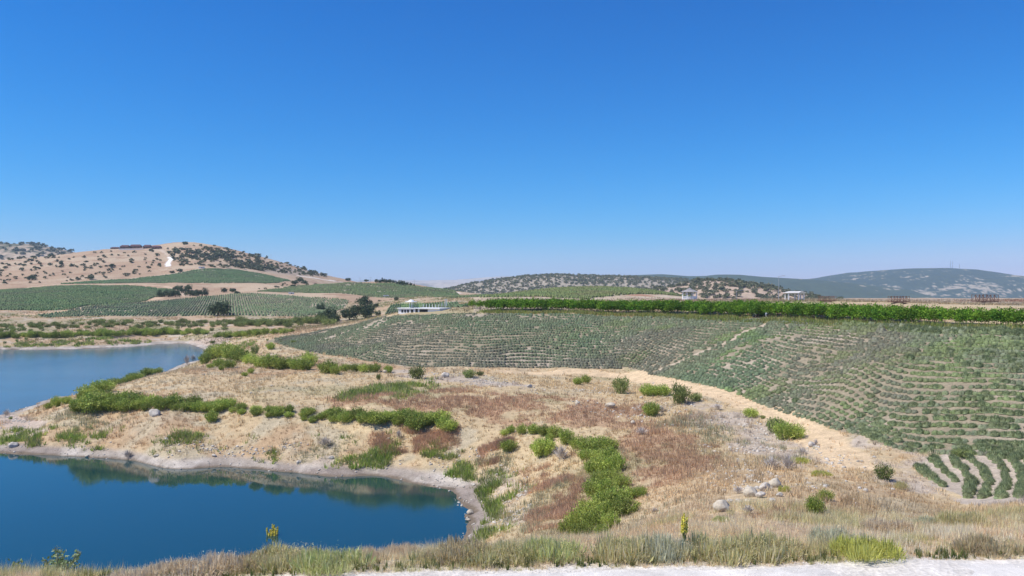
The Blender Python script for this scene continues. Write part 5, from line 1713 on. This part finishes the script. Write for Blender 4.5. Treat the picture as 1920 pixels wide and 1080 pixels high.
lodge(224, 241, 465.5, 6, 'dark red roofed lodge, left of a touching pair on the hill terrace')
lodge(242, 263, 465.5, 6.5, 'dark red roofed lodge, right of a touching pair on the hill terrace')
lodge(267, 282, 466, 6.5, 'dark red roofed lodge just right of the gap on the hill terrace')
lodge(283, 300, 467, 6, 'dark red roofed lodge lowest and nearest the rocky hill top')
lodge(206, 222, 466.5, 3.5, 'low dark shed at the left end of the hill terrace')
q = base_at(246, 468.5, 500)
wl = 46 / F * q[1]
w_ = link('retaining_wall', MB().box(0, 0, -1.0, wl, 0.8, 2.3).box(0, 0, 1.303, wl + 0.4, 1.0, 0.2).build('tmp2', M_pale).data)
bpy.data.objects.remove(bpy.data.objects['tmp2'])
w_.location = q
tag(w_, 'long pale retaining wall below the dark lodges on the hill', 'wall')
for a, b, wpx, l in ((378, 503, 9, 'small white flat-roofed hut at the top corner of the green field'), (724, 557, 10, 'low white hut on the red bank before the ridge lavender'), (546, 551, 9, 'whitish ruined hut on the bank below the ridge lavender')):
    q = base_at(a, b, 200)
    wd = wpx / F * q[1]
    o = empty('hut', (q[0], q[1], q[2] - 0.2), 0.1)
    h = wd * 0.36
    MB().box(0, 0, 0, wd, wd * 0.7, h).build('wall', M_pale, o)
    MB().box(0, 0, h + 0.003, wd * 1.08, wd * 0.78, 0.18).build('roof', M_white, o)
    MB().box(wd * 0.15, -wd * 0.352, 0.2, wd * 0.16, 0.05, h * 0.7).build('door', M_dark, o)
    tag(o, l, 'hut')


# masts and poles
def mast(x, y, z, h, wd, label, name='antenna_mast', arms=True, cat='mast'):
    o = empty(name, (x, y, z))
    m = MB()
    for a in range(3):
        t = 2.094 * a
        m.bar((wd * math.cos(t), wd * math.sin(t), 0), (wd * 0.45 * math.cos(t), wd * 0.45 * math.sin(t), h), wd * 0.45)
    for k in range(12):
        z0 = h * k / 12
        w0 = wd * (1 - 0.55 * k / 12)
        for a in range(3):
            t, t2 = 2.094 * a, 2.094 * (a + 1)
            m.bar((w0 * math.cos(t), w0 * math.sin(t), z0), (w0 * math.cos(t2), w0 * math.sin(t2), z0 + h / 12), wd * 0.2)
    m.build('lattice', M_metal, o)
    MB().bar((0, 0, h), (0, 0, h * 1.12), wd * 0.3).build('aerial', M_metal, o)
    tag(o, label, cat)


u_, t_, X_, Y_, Z_, d0, wd_ = R_big
for a, hpx, l in ((1765, 13, 'tallest lattice mast, left of three on the mountain top'), (1769.5, 12, 'middle lattice mast of three on the mountain top'), (1779, 8, 'shorter lattice mast, right of three on the mountain top')):
    j = np.argmin(np.abs(u_ - (a - 960) / F))
    k = np.argmax((Z_ / Y_)[:, j])
    mast(X_[k, j], Y_[k, j], Z_[k, j] - 1, (hpx + 1) / F * d0, 1.0, l)


def pole(px, py, hpx, label, arm=True, dmin=120, r=0.07, name='lamp_post', cat='lamp post'):
    q = base_at(px, py, dmin)
    h = hpx / F * q[1]
    o = empty(name, (q[0], q[1], q[2] - 0.1), 0.3)
    MB().cone(8, r, r * 0.6, 0, h).build('pole', M_metal, o)
    if arm:
        MB().bar((0, 0, h * 0.985), (1.1, 0, h * 1.02), 0.07).build('arm', M_metal, o)
        MB().box(1.3, 0, h * 1.02 - 0.06, 0.55, 0.22, 0.10).build('lamp_head', M_metal, o)
    else:
        MB().box(0, 0, h * 0.93, 1.5, 0.12, 0.12).build('crossarm', M_metal, o)
    tag(o, label, cat)


pole(1460, 563, 46, 'tall thin grey lamp post left of the white pavilion')
pole(1381, 564, 20, 'shorter faint grey lamp post between gazebo and tall lamp post', r=0.05)
for i, (a, b, h) in enumerate(((675, 529.5, 9), (695, 529.5, 10), (730, 531, 8), (777, 536, 12))):
    pole(a, b, h, f'thin utility pole on the ridge lavender, {nth(i + 1)} from the left', False, 300, 0.10, 'utility_pole', 'pole')
pole(508, 479 + 7, 0.1 + 9, 'thin pole on the rocky hill top', False, 500, 0.10, 'utility_pole', 'pole')

# things left under the hedge
q = base_at(1419, 595.0)
for i, (a, r_, l) in enumerate(((1417.5, 0.30, 'smaller black barrel lying under the hedge with a pale strap'), (1425.5, 0.38, 'larger black barrel lying under the hedge beside a smaller one'))):
    o = empty('barrel', ((a - 960) / F * q[1], q[1], q[2] + r_), 0.25 - 0.5 * i)
    m = MB().cone(18, r_, r_, -0.42, 0.42)
    b_ = m.build('body', M_black, o)
    b_.rotation_euler = (0, R(90), 0)
    for z in (-0.2, 0.2):
        h_ = MB().cone(18, r_ + 0.02, r_ + 0.02, z - 0.03, z + 0.03).build('hoop', M_black if i else M_pale, o)
        h_.rotation_euler = (0, R(90), 0)
    tag(o, l, 'barrel')
q = base_at(1437, 598)
o = empty('standpipe', (q[0], q[1], q[2] - 0.05), 0.0)
o.scale = (0.72, 0.72, 0.72)
m = MB()
pts = [(0.35, 0, 0), (0.12, 0, 0.42), (-0.10, 0, 0.75), (-0.12, 0, 1.0), (0.0, 0, 1.18)]
for a, b in zip(pts[:-1], pts[1:]):
    m.bar(a, b, 0.10)
m.build('pipe', M_white, o)
MB().cone(10, 0.15, 0.19, 1.08, 1.34).build('cap', M_white, o)
tag(o, 'bent white irrigation standpipe with a cap at the hedge foot', 'standpipe')

# ---------------------------------------------------------------- haze: the dry summer air
def add_haze():
    x0, x1, y0, y1, z0, z1 = -14000, 14000, -60, 11000, -77.0, 330.0
    v = [(x, y, z) for z in (z0, z1) for y in (y0, y1) for x in (x0, x1)]
    me = bpy.data.meshes.new('haze')
    me.from_pydata(v, [], [(0, 2, 3, 1), (4, 5, 7, 6), (0, 1, 5, 4), (2, 6, 7, 3), (0, 4, 6, 2), (1, 3, 7, 5)])
    m = bpy.data.materials.new('haze')
    m.use_nodes = True
    t = m.node_tree
    t.nodes.clear()
    out = t.nodes.new('ShaderNodeOutputMaterial')
    p = t.nodes.new('ShaderNodeVolumePrincipled')
    p.inputs['Color'].default_value = (0.56, 0.78, 1.0, 1)
    p.inputs['Density'].default_value = HAZE
    p.inputs['Anisotropy'].default_value = 0.0
    t.links.new(p.outputs[0], out.inputs['Volume'])
    tag(link('haze', me, m), kind='stuff')


HAZE = 0.0001
add_haze()
